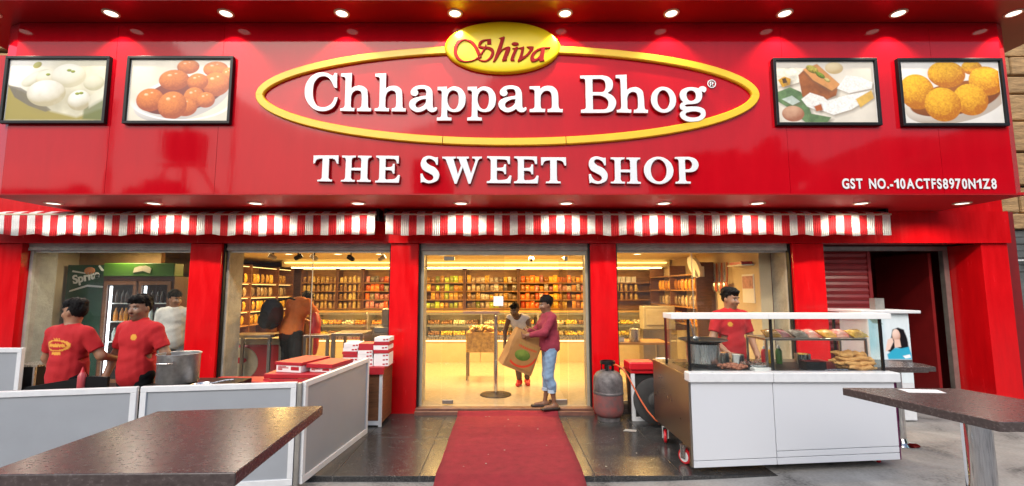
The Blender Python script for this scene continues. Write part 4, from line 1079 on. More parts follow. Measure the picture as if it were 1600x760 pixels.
# lit glass counters with sweets
SW = [mat('orange_sweets',(0.70,0.28,0.04),0.5,var=0.5,vscale=30), mat('cream_sweets',(0.72,0.60,0.40),0.5,var=0.3,vscale=30), mat('yellow_sweets',(0.75,0.48,0.05),0.5,var=0.4,vscale=30), mat('brown_sweets',(0.28,0.12,0.04),0.5,var=0.4,vscale=30)]
LITP = mat('lit_cream_panel',(0.52,0.42,0.25),0.3,var=0.06)
cnames = ['far left behind the person in orange','left of the door pillar','left half of the doorway','centre of the doorway','right half of the doorway','behind the right window']
for c in range(6):
    x0 = -4.6 + c*1.36; x1 = x0+1.35
    t = thing('display_counter', 'lit glass sweet counter, %s' % cnames[c], 'counter', ((x0+x1)/2, 11.4, 0.08), 'glass sweet counters inside the shop', world=True)
    MB().box(x0, x1, 11.12, 11.75, 0.08, 0.62).build('base', LITP, t)
    MB().box(x0+0.02, x1-0.02, 11.085, 11.11, 0.57, 0.60).build('light_strip', M['strip_warm'], t)
    MB().box(x0, x1, 11.08, 11.75, 0.622, 0.68).build('lower_tray', M['steel'], t)
    MB().box(x0+0.02, x1-0.02, 11.2, 11.72, 0.93, 0.945).build('glass_shelf', M['glass_clear'], t)
    MB().box(x0, x0+0.03, 11.06, 11.75, 0.681, 1.26).build('post', M['alu'], t)
    MB().box(x0+0.03, x1-0.001, 11.065, 11.072, 0.681, 1.259).build('front_glass', M['glass_clear'], t)
    MB().box(x0, x1, 11.05, 11.75, 1.26, 1.29).build('top', mat('brass_counter_top',(0.55,0.36,0.14),0.35,0.3), t)
    MB().box(x0+0.04, x1-0.02, 11.12, 11.16, 1.235, 1.255).build('light_strip', M['strip_case'], t)
    MB().box(x0+0.06, x1-0.04, 11.20, 11.22, 0.915, 0.928).build('light_strip', M['strip_case'], t)
    MB().box(x0+0.031, x1-0.001, 11.074, 11.085, 1.205, 1.259).build('lip', M['alu'], t)
    MB().box(x0+0.04, x1-0.02, 11.175, 11.185, 0.905, 0.945).build('shelf_lip', M['alu'], t)
    MB().box(x0+0.04, x1-0.02, 11.74, 11.748, 0.69, 1.25).build('back_panel', M['wall_in'], t)
    for lv, z in enumerate((0.682, 0.947)):
        for i in range(4):
            xa = x0+0.06+i*0.315
            tr = thing('sweet_tray', '%s sweet tray from left, %s level, counter %s' % (ORD[i], ('lower','upper')[lv], cnames[c]), 'tray', (xa+0.14, 11.42, z), 'sweet trays in the counter %s, %s level' % (cnames[c], ('lower','upper')[lv]), world=True)
            MB().box(xa, xa+0.29, 11.22, 11.62, z+0.001, z+0.02).build('tray', M['steel'], tr)
            s = MB()
            mi = rnd.randrange(4)
            for a in range(5):
                for b in range(4):
                    for q in range(rnd.choice((1,2))):
                        s.ell((xa+0.035+a*0.055+rnd.uniform(-.01,.01), 11.27+b*0.09+rnd.uniform(-.01,.01), z+0.045+q*0.04), (0.036,0.046,0.036), 6, 4)
            tag(s.build('sweets', SW[mi], tr, 60), kind='stuff')

# table with a yellow patterned cover inside the door, metal post, camera, paper
t = thing('covered_table', 'small table under a yellow patterned cover inside the door', 'table', (-0.42, 9.1, 0.08), world=True)
YC = mat('yellow_patterned_cover',(0.70,0.42,0.08),0.7,var=0.7,vscale=16,dark=(0.40,0.20,0.04),bump=0.3)
MB().box(-0.70,-0.13,8.95,9.45,0.60,0.98).build('cover', YC, t, bevel=0.02)
mm = MB()
for i in range(34): mm.ell((rnd.uniform(-0.62,-0.2), rnd.uniform(9.02,9.38), 1.0+rnd.uniform(0,0.07)), (rnd.uniform(.05,.08),rnd.uniform(.05,.08),0.04), 8, 5)
tag(mm.build('packets', PK['yellow'], t, 60), kind='stuff')
for x in (-0.68,-0.15):
    for y in (8.97, 9.43): MB().cyl((x,y,0.08),(x,y,0.60),0.018,seg=8).build('leg', M['steel_dark'], t, 50)
t = thing('barrier_post', 'slim metal post on a flat dark base behind the door glass', 'post', (-0.11, 7.75, 0.08))
MB().lathe([(0.26,0.0),(0.255,0.012),(0.10,0.03),(0.035,0.05)],28).build('base', M['black'], t, 40)
MB().lathe([(0.032,0.05),(0.032,1.32)],14).build('pole', M['chrome'], t, 50)
MB().box(-0.55,0.06,-0.04,0.04,1.32,1.36).build('cross_bar', mat('pink_bar',(0.50,0.30,0.26),0.5), t, bevel=0.008)
t = thing('dome_camera', 'white security camera under the shop ceiling', 'camera', (0.60, 9.5, 2.529))
MB().lathe([(0.06,0),(0.06,-0.03),(0.045,-0.05)],18).build('mount', M['white_plastic'], t, 40)
MB().ell((0,0,-0.10),(0.06,0.06,0.065)).build('body', M['white_plastic'], t, 60)
MB().ell((0,-0.045,-0.115),(0.03,0.025,0.03)).build('lens', M['black'], t, 60)
one('paper_notice', MB().box(-0.135,0.012,7.050,7.053,1.555,1.70), M['paper'], 'square white paper notice stuck on the door glass', 'notice')
# track spots
for i,(x,y) in enumerate(((-4.32,8.6),(-3.85,8.6),(-3.6,8.75),(-2.95,8.9),(-2.35,8.9))):
    t = thing('spot_lamp', '%s small black spot lamp hanging from the ceiling in the left window' % ordw[i] if i else 'leftmost small black spot lamp hanging from the ceiling in the left window', 'lamp', (x,y,2.529), 'spot lamps in the left window', rz=rnd.uniform(-1,1))
    MB().cyl((0,0,0),(0,0,-0.10),0.012,seg=8).build('stem', M['black'], t)
    Tm = Matrix.Translation((0,0,-0.12)) @ Matrix.Rotation(R(rnd.choice((-60,60))),4,'Y')
    MB().lathe([(0.03,-0.07),(0.045,-0.05),(0.05,0.07),(0.045,0.075)],14,T=Tm).build('housing', M['black'] if i%2 else M['alu'], t, 40)
    MB().lathe([(0.0001,0.076),(0.044,0.076)],14,T=Tm,closed=False).build('lens', M['lens_warm'], t)
# steel tables and a red freezer just inside the left window
def steel_table(x0,x1,y0,y1,z,lab):
    t = thing('steel_table', lab, 'table', ((x0+x1)/2,(y0+y1)/2,0.08), 'steel tables inside the left window', world=True)
    MB().box(x0,x1,y0,y1,z-0.045,z).build('top', M['steel_dark'], t, bevel=0.004)
    for x in (x0+0.03,x1-0.03):
        for y in (y0+0.03,y1-0.03): MB().box(x-0.022,x+0.022,y-0.022,y+0.022,0.08,z-0.046).build('leg', M['steel_dark'], t)
steel_table(-4.45,-3.74,7.5,7.95,1.07,'steel table beside the plaster jamb, red freezer below')
steel_table(-3.22,-2.80,7.5,7.8,1.07,'narrow steel table in front of the person in orange')
steel_table(-2.76,-2.25,7.5,8.1,1.10,'steel table behind the stacked sweet boxes')
t = thing('chest_freezer', 'red and cream freezer with a round emblem inside the left window', 'freezer', (-4.15,8.2,0.08), world=True)
MB().box(-4.62,-3.80,8.0,8.5,0.08,0.86).build('body', M['red_plastic'], t, bevel=0.03)
MB().box(-4.62,-3.80,7.99,8.51,0.861,0.97).build('lid', M['cream_bar'], t, bevel=0.02)
MB().lathe([(0.0001,0.012),(0.26,0.012),(0.27,0)],28,T=Matrix.Translation((-4.45,7.997,0.55))@Matrix.Rotation(R(90),4,'X')).build('emblem', M['cream_bar'], t)
MB().lathe([(0.0001,0.02),(0.10,0.02),(0.10,0)],24,T=Matrix.Translation((-4.47,7.99,0.60))@Matrix.Rotation(R(90),4,'X'),sy=0.5).build('emblem_mark', M['red_plastic'], t)
t = thing('billing_machine', 'grey covered billing machine on a counter at the right of the left window', 'machine', (-2.15,8.6,0.08), world=True)
MB().box(-2.5,-1.8,8.4,8.9,0.08,1.02).build('counter', M['steel_dark'], t)
MB().prism([(-2.35,8.45),(-1.85,8.45),(-1.85,8.8),(-2.35,8.8)],1.021,1.12).build('base', mat('grey_plastic',(0.20,0.20,0.20),0.4,var=0.2), t, bevel=0.02)
MB().box(-2.25,-1.95,8.6,8.66,1.121,1.45).build('screen', mat('grey_cover',(0.28,0.24,0.18),0.3,var=0.3), t, bevel=0.03)

# ---------------------------------------------------------------- drinks cooler room (far left window)
t = thing('drinks_cooler', 'dark drinks cooler with a green header and two glass doors', 'cooler', (-6.0, 7.85, 0.08), world=True)
x0,x1,y0,y1 = -6.62,-5.44,7.62,8.08
MB().box(x0,x1,y1-0.03,y1,0.08,2.02).box(x0,x0+0.05,y0,y1-0.031,0.08,2.02).box(x1-0.05,x1,y0,y1-0.031,0.08,2.02).box(x0+0.051,x1-0.051,y0,y1-0.031,0.08,0.3).box(x0+0.051,x1-0.051,y0,y1-0.031,1.95,2.02).build('body', mat('dark_brown_cooler',(0.06,0.012,0.008),0.4), t)
MB().box(x0,x1,y0-0.02,y0+0.2,2.021,2.24).build('header', M['green_header'], t, bevel=0.01)
hx = (x0+x1)/2+0.05
MB().prism([(-0.14,-0.05),(0.02,-0.02),(0.14,-0.06),(0.16,0.02),(0.06,0.07),(-0.04,0.06),(-0.12,0.03)],0,0.012,0,Matrix.Translation((hx,y0-0.021,2.13))@Matrix.Rotation(R(90),4,'X')).build('header_mark', M['cream_bar'], t)
xm = (x0+x1)/2
for a,b in ((x0+0.04,xm-0.02),(xm+0.02,x1-0.04)):
    d = MB().box(a,b,y0-0.03,y0-0.005,0.3,0.36).box(a,b,y0-0.03,y0-0.005,1.88,1.94).box(a,a+0.05,y0-0.03,y0-0.005,0.361,1.879).box(b-0.05,b,y0-0.03,y0-0.005,0.361,1.879).build('door', M['wood_dark'], t)
    MB().box(a+0.051,b-0.051,y0-0.02,y0-0.014,0.361,1.879).build('glass', M['glass_clear'], d)
    MB().cyl((b-0.025,y0-0.05,0.9),(b-0.025,y0-0.05,1.5),0.012,seg=8).build('handle', M['chrome'], d)
    MB().box(a+0.06,a+0.09,y0+0.02,y0+0.04,0.4,1.86).build('tube', M['tube_cool'], d)
    for z in (0.6,0.95,1.28,1.58): MB().box(a+0.05,b-0.05,y0+0.05,y1-0.05,z-0.015,z).build('rack', M['white_plastic'], d)
bm = {}
for nm in ('bottle_amber','bottle_dark','bottle_clear'):
    mb = MB().lathe([(0.030,0),(0.034,0.01),(0.034,0.13),(0.014,0.19),(0.013,0.22)],10)
    me = bpy.data.meshes.new('bottle'); me.from_pydata(mb.v,[],mb.f); me.materials.append(M[nm]); me.polygons.foreach_set('use_smooth',[True]*len(me.polygons)); bm[nm] = me
for zi,z in enumerate((0.95,1.28,1.58)):
    for dn,a,b in (('left',x0+0.15,xm-0.1),('right',xm+0.15,x1-0.1)):
        for i in range(5):
            nm = {0:'bottle_clear',1:'bottle_amber',2:'bottle_dark'}[zi] if dn=='left' else ('bottle_dark','bottle_clear','bottle_dark')[zi]
            o = bpy.data.objects.new('bottle', bm[nm]); COL.objects.link(o); o.location = (a+(b-a)*i/4, y0+0.12+0.02*(i%2), z+0.001)
            lv = ('lower','middle','upper')[zi]
            tag(o, '%s %s drink bottle from left, %s rack, %s cooler door' % (ORD[i],nm.split('_')[1],lv,dn), 'bottle', 'bottles on the %s rack, %s cooler door' % (lv,dn))
t = thing('drink_sign', 'dark green drink signboard with white slanted lettering', 'sign', (-7.0,7.75,0.08), world=True)
MB().box(-7.42,-6.68,7.82,7.88,0.12,2.22).build('board', M['green_sign'], t)
lm = text_mesh('Sprite', 0.20, 0.008, 0.006, 0.95); lm.materials.clear(); lm.materials.append(M['letter_white'])
o = link(lm, 'lettering', t); o.location = (-7.30,7.818,1.90); o.rotation_euler = (0,R(-14),0)
lstar = MB()
for pts in ([(-0.30,-0.12),(0.0,-0.03),(0.32,-0.05),(0.30,-0.02),(0.0,0.005),(-0.29,-0.09)],[(-0.28,0.22),(-0.05,0.19),(-0.06,0.21),(-0.27,0.25)],[(0.16,0.32),(0.22,0.24),(0.34,0.23),(0.34,0.25),(0.24,0.27),(0.18,0.34)]):
    lstar.prism(pts,0,0.006,0,Matrix.Translation((-7.06,7.818,1.88))@Matrix.Rotation(R(90),4,'X'))
lstar.build('outline', M['letter_white'], t)
MB().lathe([(0.0001,0.006),(0.09,0.006),(0.09,0)],20,T=Matrix.Translation((-7.04,7.816,2.12))@Matrix.Rotation(R(90),4,'X'),sy=0.7).build('disc', mat('pale_orange_disc',(0.55,0.22,0.10),0.5), t)

# ================================================================ OUTSIDE: LEFT SIDE
def barrier(name, p, q, z1, lab, mids=(), fw=0.05, z0=0.0):
    """A white framed barrier panel from p to q."""
    p = Vector((p[0],p[1],0)); q = Vector((q[0],q[1],0)); L = (q-p).length; d = (q-p)/L
    t = thing(name, lab, 'barrier', (p.x,p.y,0), 'white framed barrier panels', rz=math.atan2(d.y,d.x))
    th = 0.022
    MB().box(0,L,-th,th,z1-fw,z1).build('top_rail', M['white_paint'], t, bevel=0.004)
    MB().box(0,L,-th,th,z0,z0+fw*1.2).build('bottom_rail', M['white_paint'], t, bevel=0.004)
    e = [0]+[m*L for m in mids]+[L]
    for i,x in enumerate(e):
        a,b = (x,x+fw) if i==0 else ((x-fw,x) if i==len(e)-1 else (x-fw*.75,x+fw*.75))
        MB().box(a,b,-th+0.001,th-0.001,z0+fw*1.2,z1-fw).build('stile', M['white_paint'], t, bevel=0.004)
    for a,b in zip(e[:-1],e[1:]):
        MB().box(a+fw*0.7,b-fw*0.7,-0.006,0.006,z0+fw*1.1,z1-fw+0.004).build('panel', M['frost'], t)
    return t
barrier('crowd_barrier', (-4.62,3.985), (-3.29,4.245), 0.93, 'white framed grey barrier panel at the far left behind the granite table', z0=0.0)
barrier('crowd_barrier', (-3.26,4.25), (-1.945,4.45), 0.93, 'white framed grey barrier panel directly behind the granite table')
barrier('crowd_barrier', (-1.885,4.46), (-1.725,6.0), 0.93, 'white framed grey barrier panel turned towards the shop beside the paving', z0=0.0)
one('barrier_post', MB().box(-1.935,-1.895,4.43,4.47,-0.05,0.925), M['alu'], 'grey corner post between two barrier panels', 'post', bevel=0.004)
barrier('crowd_barrier', (-6.6,5.2), (-5.34,5.2), 1.155, 'small white framed barrier panel at the left edge near the red pillar', z0=0.02)

def granite_table(pts, z, leg, r, lab):
    c = leg
    t = thing('granite_table', lab, 'table', (c[0],c[1],-0.055), 'granite topped standing tables', world=True)
    MB().prism(pts, z-0.052, z).build('top', M['granite'], t, bevel=0.004)
    gz = ground_h(*c)
    MB().lathe([(r,0.012),(r,z-0.052)],32,c=(c[0],c[1],0)).build('leg', M['chrome'], t, 50)
    MB().lathe([(r*3.2,gz),(r*3.2,gz+0.012),(r*1.3,gz+0.03),(r*1.02,gz+0.075)],36,c=(c[0],c[1],0)).build('foot', M['chrome'], t, 40)
    MB().box(c[0]-0.2,c[0]+0.2,c[1]-0.2,c[1]+0.2,z-0.07,z-0.0525).build('bracket', M['steel_dark'], t)
granite_table([(-1.99,1.82),(-1.026,1.84),(-1.089,2.865),(-1.997,2.735)], 1.10, (-1.50,2.30), 0.065, 'large dark brown granite table in the left foreground')
granite_table([(2.641,2.515),(3.50,2.52),(3.244,3.355),(2.442,3.377)], 1.10, (2.93,2.93), 0.072, 'dark granite standing table on a steel leg in the right foreground')
granite_table([(4.08,5.15),(4.80,5.18),(4.86,5.42),(4.62,5.72),(4.10,5.72)], 0.95, (4.55,5.42), 0.05, 'small grey standing table behind the right end of the cart')
one('paper_sheet', MB().prism([(2.78,3.22),(3.02,3.20),(3.05,3.30),(2.80,3.33)],1.1005,1.102), M['paper'], 'white paper sheet on the right granite table', 'paper')

# stove, pot and steel cabinet behind the barrier
t = thing('cooking_stove', 'dark stove under the large cooking pot behind the barrier', 'stove', (-3.2,4.75,0), world=True)
MB().box(-3.62,-2.75,4.52,5.15,0.78,0.84).build('top', M['black'], t, bevel=0.006)
MB().lathe([(0.12,0.841),(0.15,0.842),(0.15,0.875),(0.12,0.875)],24,c=(-3.26,4.74,0)).build('burner_ring', M['black'], t, 40)
for x in (-3.58,-2.79):
    for y in (4.56,5.11): MB().box(x-0.025,x+0.025,y-0.025,y+0.025,0,0.78).build('leg', M['steel_dark'], t)
MB().box(-3.55,-2.82,4.6,5.08,0.3,0.33).build('shelf', M['steel_dark'], t)
t = thing('work_table', 'low dark work table with a tilted splash plate in front of the worker', 'table', (-4.4,4.5,0), world=True)
MB().box(-4.70,-3.72,4.36,4.52,0.80,0.84).build('top', M['black'], t, bevel=0.006)
MB().prism([(-4.55,0.841),(-3.74,0.841),(-3.74,0.975),(-3.9,0.985),(-4.5,0.885)],4.44,4.47,0,Matrix(((1,0,0,0),(0,0,1,0),(0,1,0,0),(0,0,0,1)))).build('splash_plate', M['black'], t)
for x in (-4.66,-3.76): MB().box(x-0.02,x+0.02,4.40,4.48,0,0.80).build('leg', M['steel_dark'], t)
def cook_pot(name, lab, c, r, h, m=None):
    t = thing(name, lab, 'pot', c)
    MB().lathe([(r*0.94,0),(r*0.98,0.01),(r,h-0.02),(r*1.05,h-0.008),(r*1.06,h-0.002),(r*1.05,h),(r*0.985,h-0.004),(r*0.965,0.02),(0.001,0.018)],40,closed=False).build('body', m or M['steel'], t, 50)
    for s in (-1,1):
        MB().tube([(-0.06,s*r*0.99,h*0.72),(-0.05,s*(r+0.05),h*0.74),(0.05,s*(r+0.05),h*0.74),(0.06,s*r*0.99,h*0.72)],0.009,8).build('handle', M['steel'], t, 50)
    return t
cook_pot('cooking_pot', 'large steel cooking pot behind the barrier, right of the two workers', (-3.28,4.74,0.876), 0.185, 0.285, M['pot_alu'])
t = thing('frying_ladle', 'flat steel ladle lying beside the large cooking pot', 'ladle', (-2.98,4.66,0.842))
MB().lathe([(0.0001,0.0),(0.09,0.012),(0.10,0.03)],20,closed=False).build('bowl', M['steel'], t, 50)
MB().tube([(0.08,0,0.03),(0.22,0.02,0.06),(0.30,0.03,0.065)],0.008,6).build('handle', M['steel'], t, 50)
t = thing('steel_cabinet', 'small dark steel cabinet left of the worker seen from behind', 'cabinet', (-5.4,5.45,0), world=True)
MB().box(-5.56,-5.27,5.30,5.62,0.06,0.93).build('body', M['black'], t, bevel=0.005)
MB().box(-5.57,-5.26,5.29,5.63,0.931,0.95).build('top_trim', M['steel'], t)
MB().box(-5.29,-5.27,5.275,5.299,0.06,0.93).build('edge_trim', M['steel'], t)
t = thing('squeeze_bottle', 'pink red squeeze bottle between the two workers', 'bottle', (-3.98,4.44,0.841))
MB().lathe([(0.03,0),(0.034,0.01),(0.034,0.15),(0.018,0.18)],16).build('body', mat('pink_sauce',(0.45,0.06,0.07),0.3), t, 50)
MB().lathe([(0.018,0.18),(0.004,0.23)],12).build('nozzle', M['red_plastic'], t, 50)

# serving counter with red cover, sweet boxes
t = thing('serving_counter', 'low counter with a red cover behind the barrier corner', 'counter', (-2.7,5.5,0), world=True)
MB().box(-3.30,-2.62,5.25,5.52,0.0,0.73).build('body', M['white_paint'], t)
MB().box(-3.33,-2.60,5.22,5.55,0.731,0.78).build('red_top', M['red_cloth'], t, bevel=0.01)
t = thing('serving_table', 'table with a draped red cover carrying two flat sweet boxes', 'table', (-2.2,5.5,0), world=True)
cl = MB(); nx_=24; vs=[]
for i,(o_,z) in enumerate(((0.0,0.853),(0.02,0.85),(0.035,0.83),(0.04,0.76))):
    pass
cl.box(-2.70,-1.84,5.30,6.02,0.80,0.853)
for i in range(18):
    a=-2.70+0.86*i/18; b=a+0.86/18; za=0.74+0.02*math.sin(i*1.3); zb=0.74+0.02*math.sin((i+1)*1.3)
    cl.add([(a,5.295,0.80),(b,5.295,0.80),(b,5.288,zb),(a,5.288,za)],[(0,1,2,3)])
cl.build('red_cover', M['red_cloth'], t, 40, bevel=0.008)
for x in (-2.65,-1.9):
    for y in (5.4,5.95): MB().box(x-0.02,x+0.02,y-0.02,y+0.02,0,0.80).build('leg', M['steel_dark'], t)
def sweet_box(x,y,z,w,d,h,rz,lab,grp=None,lidh=0.03,over_=0.012,marks=0):
    t = thing('sweet_box', lab, 'box', (x,y,z), grp, rz=rz)
    MB().box(-w/2,w/2,-d/2,d/2,0,h-lidh*0.4).build('tray', M['box_white'], t, bevel=0.003)
    MB().box(-w/2-over_,w/2+over_,-d/2-over_,d/2+over_,h-lidh,h).build('lid', M['box_red'], t, bevel=0.004)
    for j, (a_, b_, c_, d_) in enumerate(((-.42,-.25,.3,.5),(-.42,.0,.55,.68),(-.42,-.1,.75,.85),(.1,.42,.3,.8))):
        MB().box(w*a_, w*b_, -d/2-0.002, -d/2-0.0003, (h-lidh)*c_, (h-lidh)*d_).build('print', M['box_red'], t)
    return t
sweet_box(-2.40,5.64,0.855,0.33,0.52,0.115,R(-14),'long flat white sweet box with a red lid on the red cover', lidh=0.035)
sweet_box(-2.06,5.60,0.855,0.27,0.40,0.095,R(-12),'smaller flat sweet box with a red lid next to the long one', lidh=0.045, over_=0.03)
t = thing('box_cabinet', 'white framed cabinet carrying the stacks of sweet boxes', 'cabinet', (-1.9,6.5,0), world=True)
MB().box(-2.25,-1.60,6.28,6.80,0.04,0.735).build('body', M['wood_dark'], t)
for x in (-2.25,-1.64): MB().box(x,x+0.04,6.25,6.279,0.0,0.735).build('stile', M['white_paint'], t)
MB().box(-2.209,-1.641,6.252,6.279,0.02,0.07).build('rail', M['white_paint'], t)
MB().box(-2.27,-1.575,6.22,6.83,0.736,0.775).box(-2.27,-1.575,6.215,6.219,0.68,0.775).build('red_cover', M['red_cloth'], t, bevel=0.006)
stacks = [(-2.04,[('w',0.115),('r',0.04),('r',0.04),('w',0.05),('w',0.06)]),(-1.835,[('w',0.11),('w',0.05),('w',0.05),('r',0.09)]),(-1.625,[('w',0.17),('r',0.045),('w',0.06),('r',0.05),('w',0.055)])]
sw = ['left','middle','right']
for si,(x,bx) in enumerate(stacks):
    z = 0.776
    for bi,(c,h) in enumerate(bx):
        lab = '%s sweet box, number %s from the bottom of the %s stack beside the pillar' % ('white' if c=='w' else 'red', ['one','two','three','four','five'][bi], sw[si])
        xx = x-0.01+rnd.uniform(-.006,.006)
        t = thing('sweet_box', lab, 'box', (xx,6.42+rnd.uniform(-.01,.01),z), 'stacked sweet boxes beside the pillar', rz=R(rnd.uniform(-2,2)))
        MB().box(-0.1,0.1,-0.14,0.14,0.001,h-0.001).build('card', M['box_white' if c=='w' else 'box_red'], t, bevel=0.003)
        if c == 'w':
            k = max(1,int(h/0.055))
            for j in range(k):
                zz = h*(j+0.5)/k
                MB().box(0.02,0.05,-0.1425,-0.1401,zz-0.010,zz+0.008).box(0.06,0.09,-0.1425,-0.1401,zz-0.006,zz+0.012).build('print', M['box_red'], t)
        z += h
# ================================================================ OUTSIDE: RIGHT SIDE
# gas cylinder
t = thing('gas_cylinder', 'worn red and grey gas cylinder beside the door pillar', 'gas cylinder', (1.485,6.60,0.0))
MB().lathe([(0.10,0.035),(0.17,0.06),(0.197,0.11),(0.205,0.16),(0.205,0.355)],40).build('lower_shell', M['cyl_red'], t, 50)
MB().lathe([(0.205,0.356),(0.210,0.362),(0.210,0.385),(0.205,0.391)],40,closed=False).build('seam', M['cyl_grey'], t, 50)
MB().lathe([(0.205,0.392),(0.205,0.52),(0.196,0.585),(0.16,0.64),(0.10,0.672),(0.045,0.682)],40).build('upper_shell', M['cyl_grey'], t, 50)
MB().lathe([(0.155,0.0),(0.155,0.06),(0.148,0.06),(0.148,0.0)],32).build('foot_ring', M['cyl_grey'], t, 40)
for a in (20,95,160,250,310):
    c_,s__ = math.cos(R(a)),math.sin(R(a))
    MB().box(-0.02,0.02,-0.006,0.006,0.66,0.765,0,Matrix.Translation((0.085*c_,0.085*s__,0))@Matrix.Rotation(R(a+90),4,'Z')).build('collar_strut', M['black'], t)
MB().lathe([(0.098,0.76),(0.105,0.765),(0.105,0.80),(0.098,0.805),(0.078,0.80),(0.078,0.765)],28).build('collar', M['black'], t, 50)
MB().lathe([(0.022,0.68),(0.022,0.73),(0.03,0.735),(0.03,0.76),(0.012,0.77)],16).box(-0.03,0.05,-0.05,-0.015,0.735,0.765).build('valve', M['alu'], t, 40)
one('gas_hose', MB().tube([Vector(p) for p in [(1.53,6.55,0.75),(1.58,6.50,0.762),(1.64,6.42,0.73),(1.70,6.36,0.64),(1.76,6.30,0.50),(1.82,6.22,0.36),(1.88,6.12,0.24),(1.94,6.0,0.16),(2.0,5.85,0.13),(2.08,5.7,0.14)]],0.0105,8), M['hose'], 'orange rubber gas hose from the cylinder to the cart', 'hose', smooth=60)
# ice box cabinet and black disc
t = thing('cool_box', 'red lidded cool box on a white framed stand beside the cart', 'cool box', (2.1,6.8,0), world=True)
MB().box(1.78,2.50,6.50,6.86,0.64,0.69).build('red_top', M['red_plastic'], t, bevel=0.012)
MB().box(1.755,2.13,6.47,6.78,0.691,0.80).build('lid', M['red_plastic'], t, bevel=0.02)
MB().box(1.82,2.48,6.56,6.85,0.05,0.639).build('body', M['black_matt'], t)
for x in (1.79,2.44): MB().box(x,x+0.05,6.51,6.555,0.0,0.639).build('stile', M['white_paint'], t, bevel=0.004)
MB().box(1.841,2.439,6.515,6.552,0.0,0.05).build('rail', M['white_paint'], t)
for i in range(3):
    o = MB().box(-0.07,0.07,-0.06,0.06,0,0.045).build('carton', M['box_white'], None, bevel=0.003); o.location=(2.20+0.10*i*0.4,6.60+0.03*i,0.692+0.046*i); o.rotation_euler=(0,0,R(8*i))
    tag(o,'small white carton on the cool box, %s of its pile' % ('bottom','middle','top')[i],'carton','white cartons on the cool box')
t = thing('frying_pan_lid', 'big black round disc leaning behind the cart by the gas hose', 'disc', (2.05,6.30,0.32))
Tm = Matrix.Rotation(R(78),4,'X')
MB().lathe([(0.0001,0.03),(0.10,0.03),(0.11,0.022),(0.26,0.026),(0.295,0.015),(0.30,0.0),(0.295,-0.02),(0.0001,-0.02)],48,T=Tm).build('disc', M['black_matt'], t, 40)
MB().lathe([(0.0001,0.034),(0.095,0.034),(0.10,0.0305)],32,T=Tm).build('hub', M['rubber'], t, 40)
one('paper_scrap', MB().prism([(1.54,6.06),(1.70,6.03),(1.73,6.11),(1.60,6.15)],0.003,0.0045), mat('dirty_paper',(0.34,0.33,0.31),0.8,var=0.3,vscale=20), 'small torn paper scrap lying on the dark paving', 'paper')

mm = MB()
for i in range(46):
    x_, y_ = rnd.uniform(-0.6,4.4), rnd.uniform(3.9,6.7)
    zz = 0.002 if (x_ < 4.0 and y_ > 4.67) else ground_h(x_, y_)+0.004
    if x_ < 0.8 and 4.7 < y_ < 6.7: zz = 0.0165
    a_ = rnd.uniform(0,6); r_ = rnd.uniform(0.006,0.018)
    mm.prism([(x_+r_*math.cos(a_+k)*rnd.uniform(.5,1), y_+r_*math.sin(a_+k)*rnd.uniform(.5,1)) for k in (0,1.3,2.6,4.1,5.2)], zz, zz+0.002)
one('floor_litter', mm, mat('pale_litter',(0.40,0.36,0.30),0.9,var=0.5,vscale=3), 'tiny crumbs and paper bits scattered over carpet and paving', 'litter', kind='stuff')
# food cart
ct = thing('food_cart', 'white fronted food cart with glass top and steel side on castors', 'food cart', (2.95,5.2,0), world=True)
def zb(x): return 0.055 + 0.085*(x-1.88)/2.12
P_ = M['cart_white']
def slab(xa,xb,za,zb_,y0,y1): # front panel whose lower edge follows the slope
    return MB().add([(xa,y0,za[0]),(xb,y0,za[1]),(xb,y1,za[1]),(xa,y1,za[0]),(xa,y0,zb_[0]),(xb,y0,zb_[1]),(xb,y1,zb_[1]),(xa,y1,zb_[0])],[(0,3,2,1),(4,5,6,7),(0,1,5,4),(1,2,6,5),(2,3,7,6),(3,0,4,7)])
for xa,xb in ((1.885,2.703),(2.709,3.92)):
    lo=(zb(xa),zb(xb)); a=(lo[0]+0.062,lo[1]+0.062); b=(a[0]+0.006,a[1]+0.006)
    slab(xa,xb,lo,a,4.70,4.73).build('kick_strip', P_, ct, bevel=0.003)
    if xa>2.5:
        a2=(b[0]+0.055,b[1]+0.055); slab(xa,xb,b,a2,4.70,4.73).build('kick_strip', P_, ct, bevel=0.003); b=(a2[0]+0.006,a2[1]+0.006)
    slab(xa,xb,b,(0.878,0.878),4.70,4.73).build('front_panel', P_, ct, bevel=0.003)
slab(1.885,3.92,(zb(1.885)+0.005,zb(3.92)+0.005),(0.878,0.878),4.732,4.745).build('backing', M['black_matt'], ct)
for xa,xb in ((1.86,2.700),(2.704,3.965)): MB().box(xa,xb,4.665,4.80,0.882,0.975).build('front_ledge', M['white_paint'], ct, bevel=0.008)
slab(1.90,3.92,(0.20,0.20),(0.215,0.215),4.75,5.75).build('floor_pan', M['steel_dark'], ct)
MB().add([(3.921,4.70,zb(3.92)),(3.932,4.70,zb(3.92)),(3.932,5.72,0.16),(3.921,5.72,0.16),(3.921,4.70,0.88),(3.932,4.70,0.88),(3.932,5.72,0.88),(3.921,5.72,0.88)],[(0,3,2,1),(4,5,6,7),(0,1,5,4),(1,2,6,5),(2,3,7,6),(3,0,4,7)]).build('side_film', M['purple'], ct)
MB().add([(1.868,4.75,0.235),(1.884,4.75,0.235),(1.884,5.80,0.225),(1.868,5.80,0.225),(1.868,4.75,0.90),(1.884,4.75,0.90),(1.884,5.80,0.93),(1.868,5.80,0.93)],[(0,3,2,1),(4,5,6,7),(0,1,5,4),(1,2,6,5),(2,3,7,6),(3,0,4,7)]).build('side_panel', M['steel_dark'], ct, bevel=0.003)
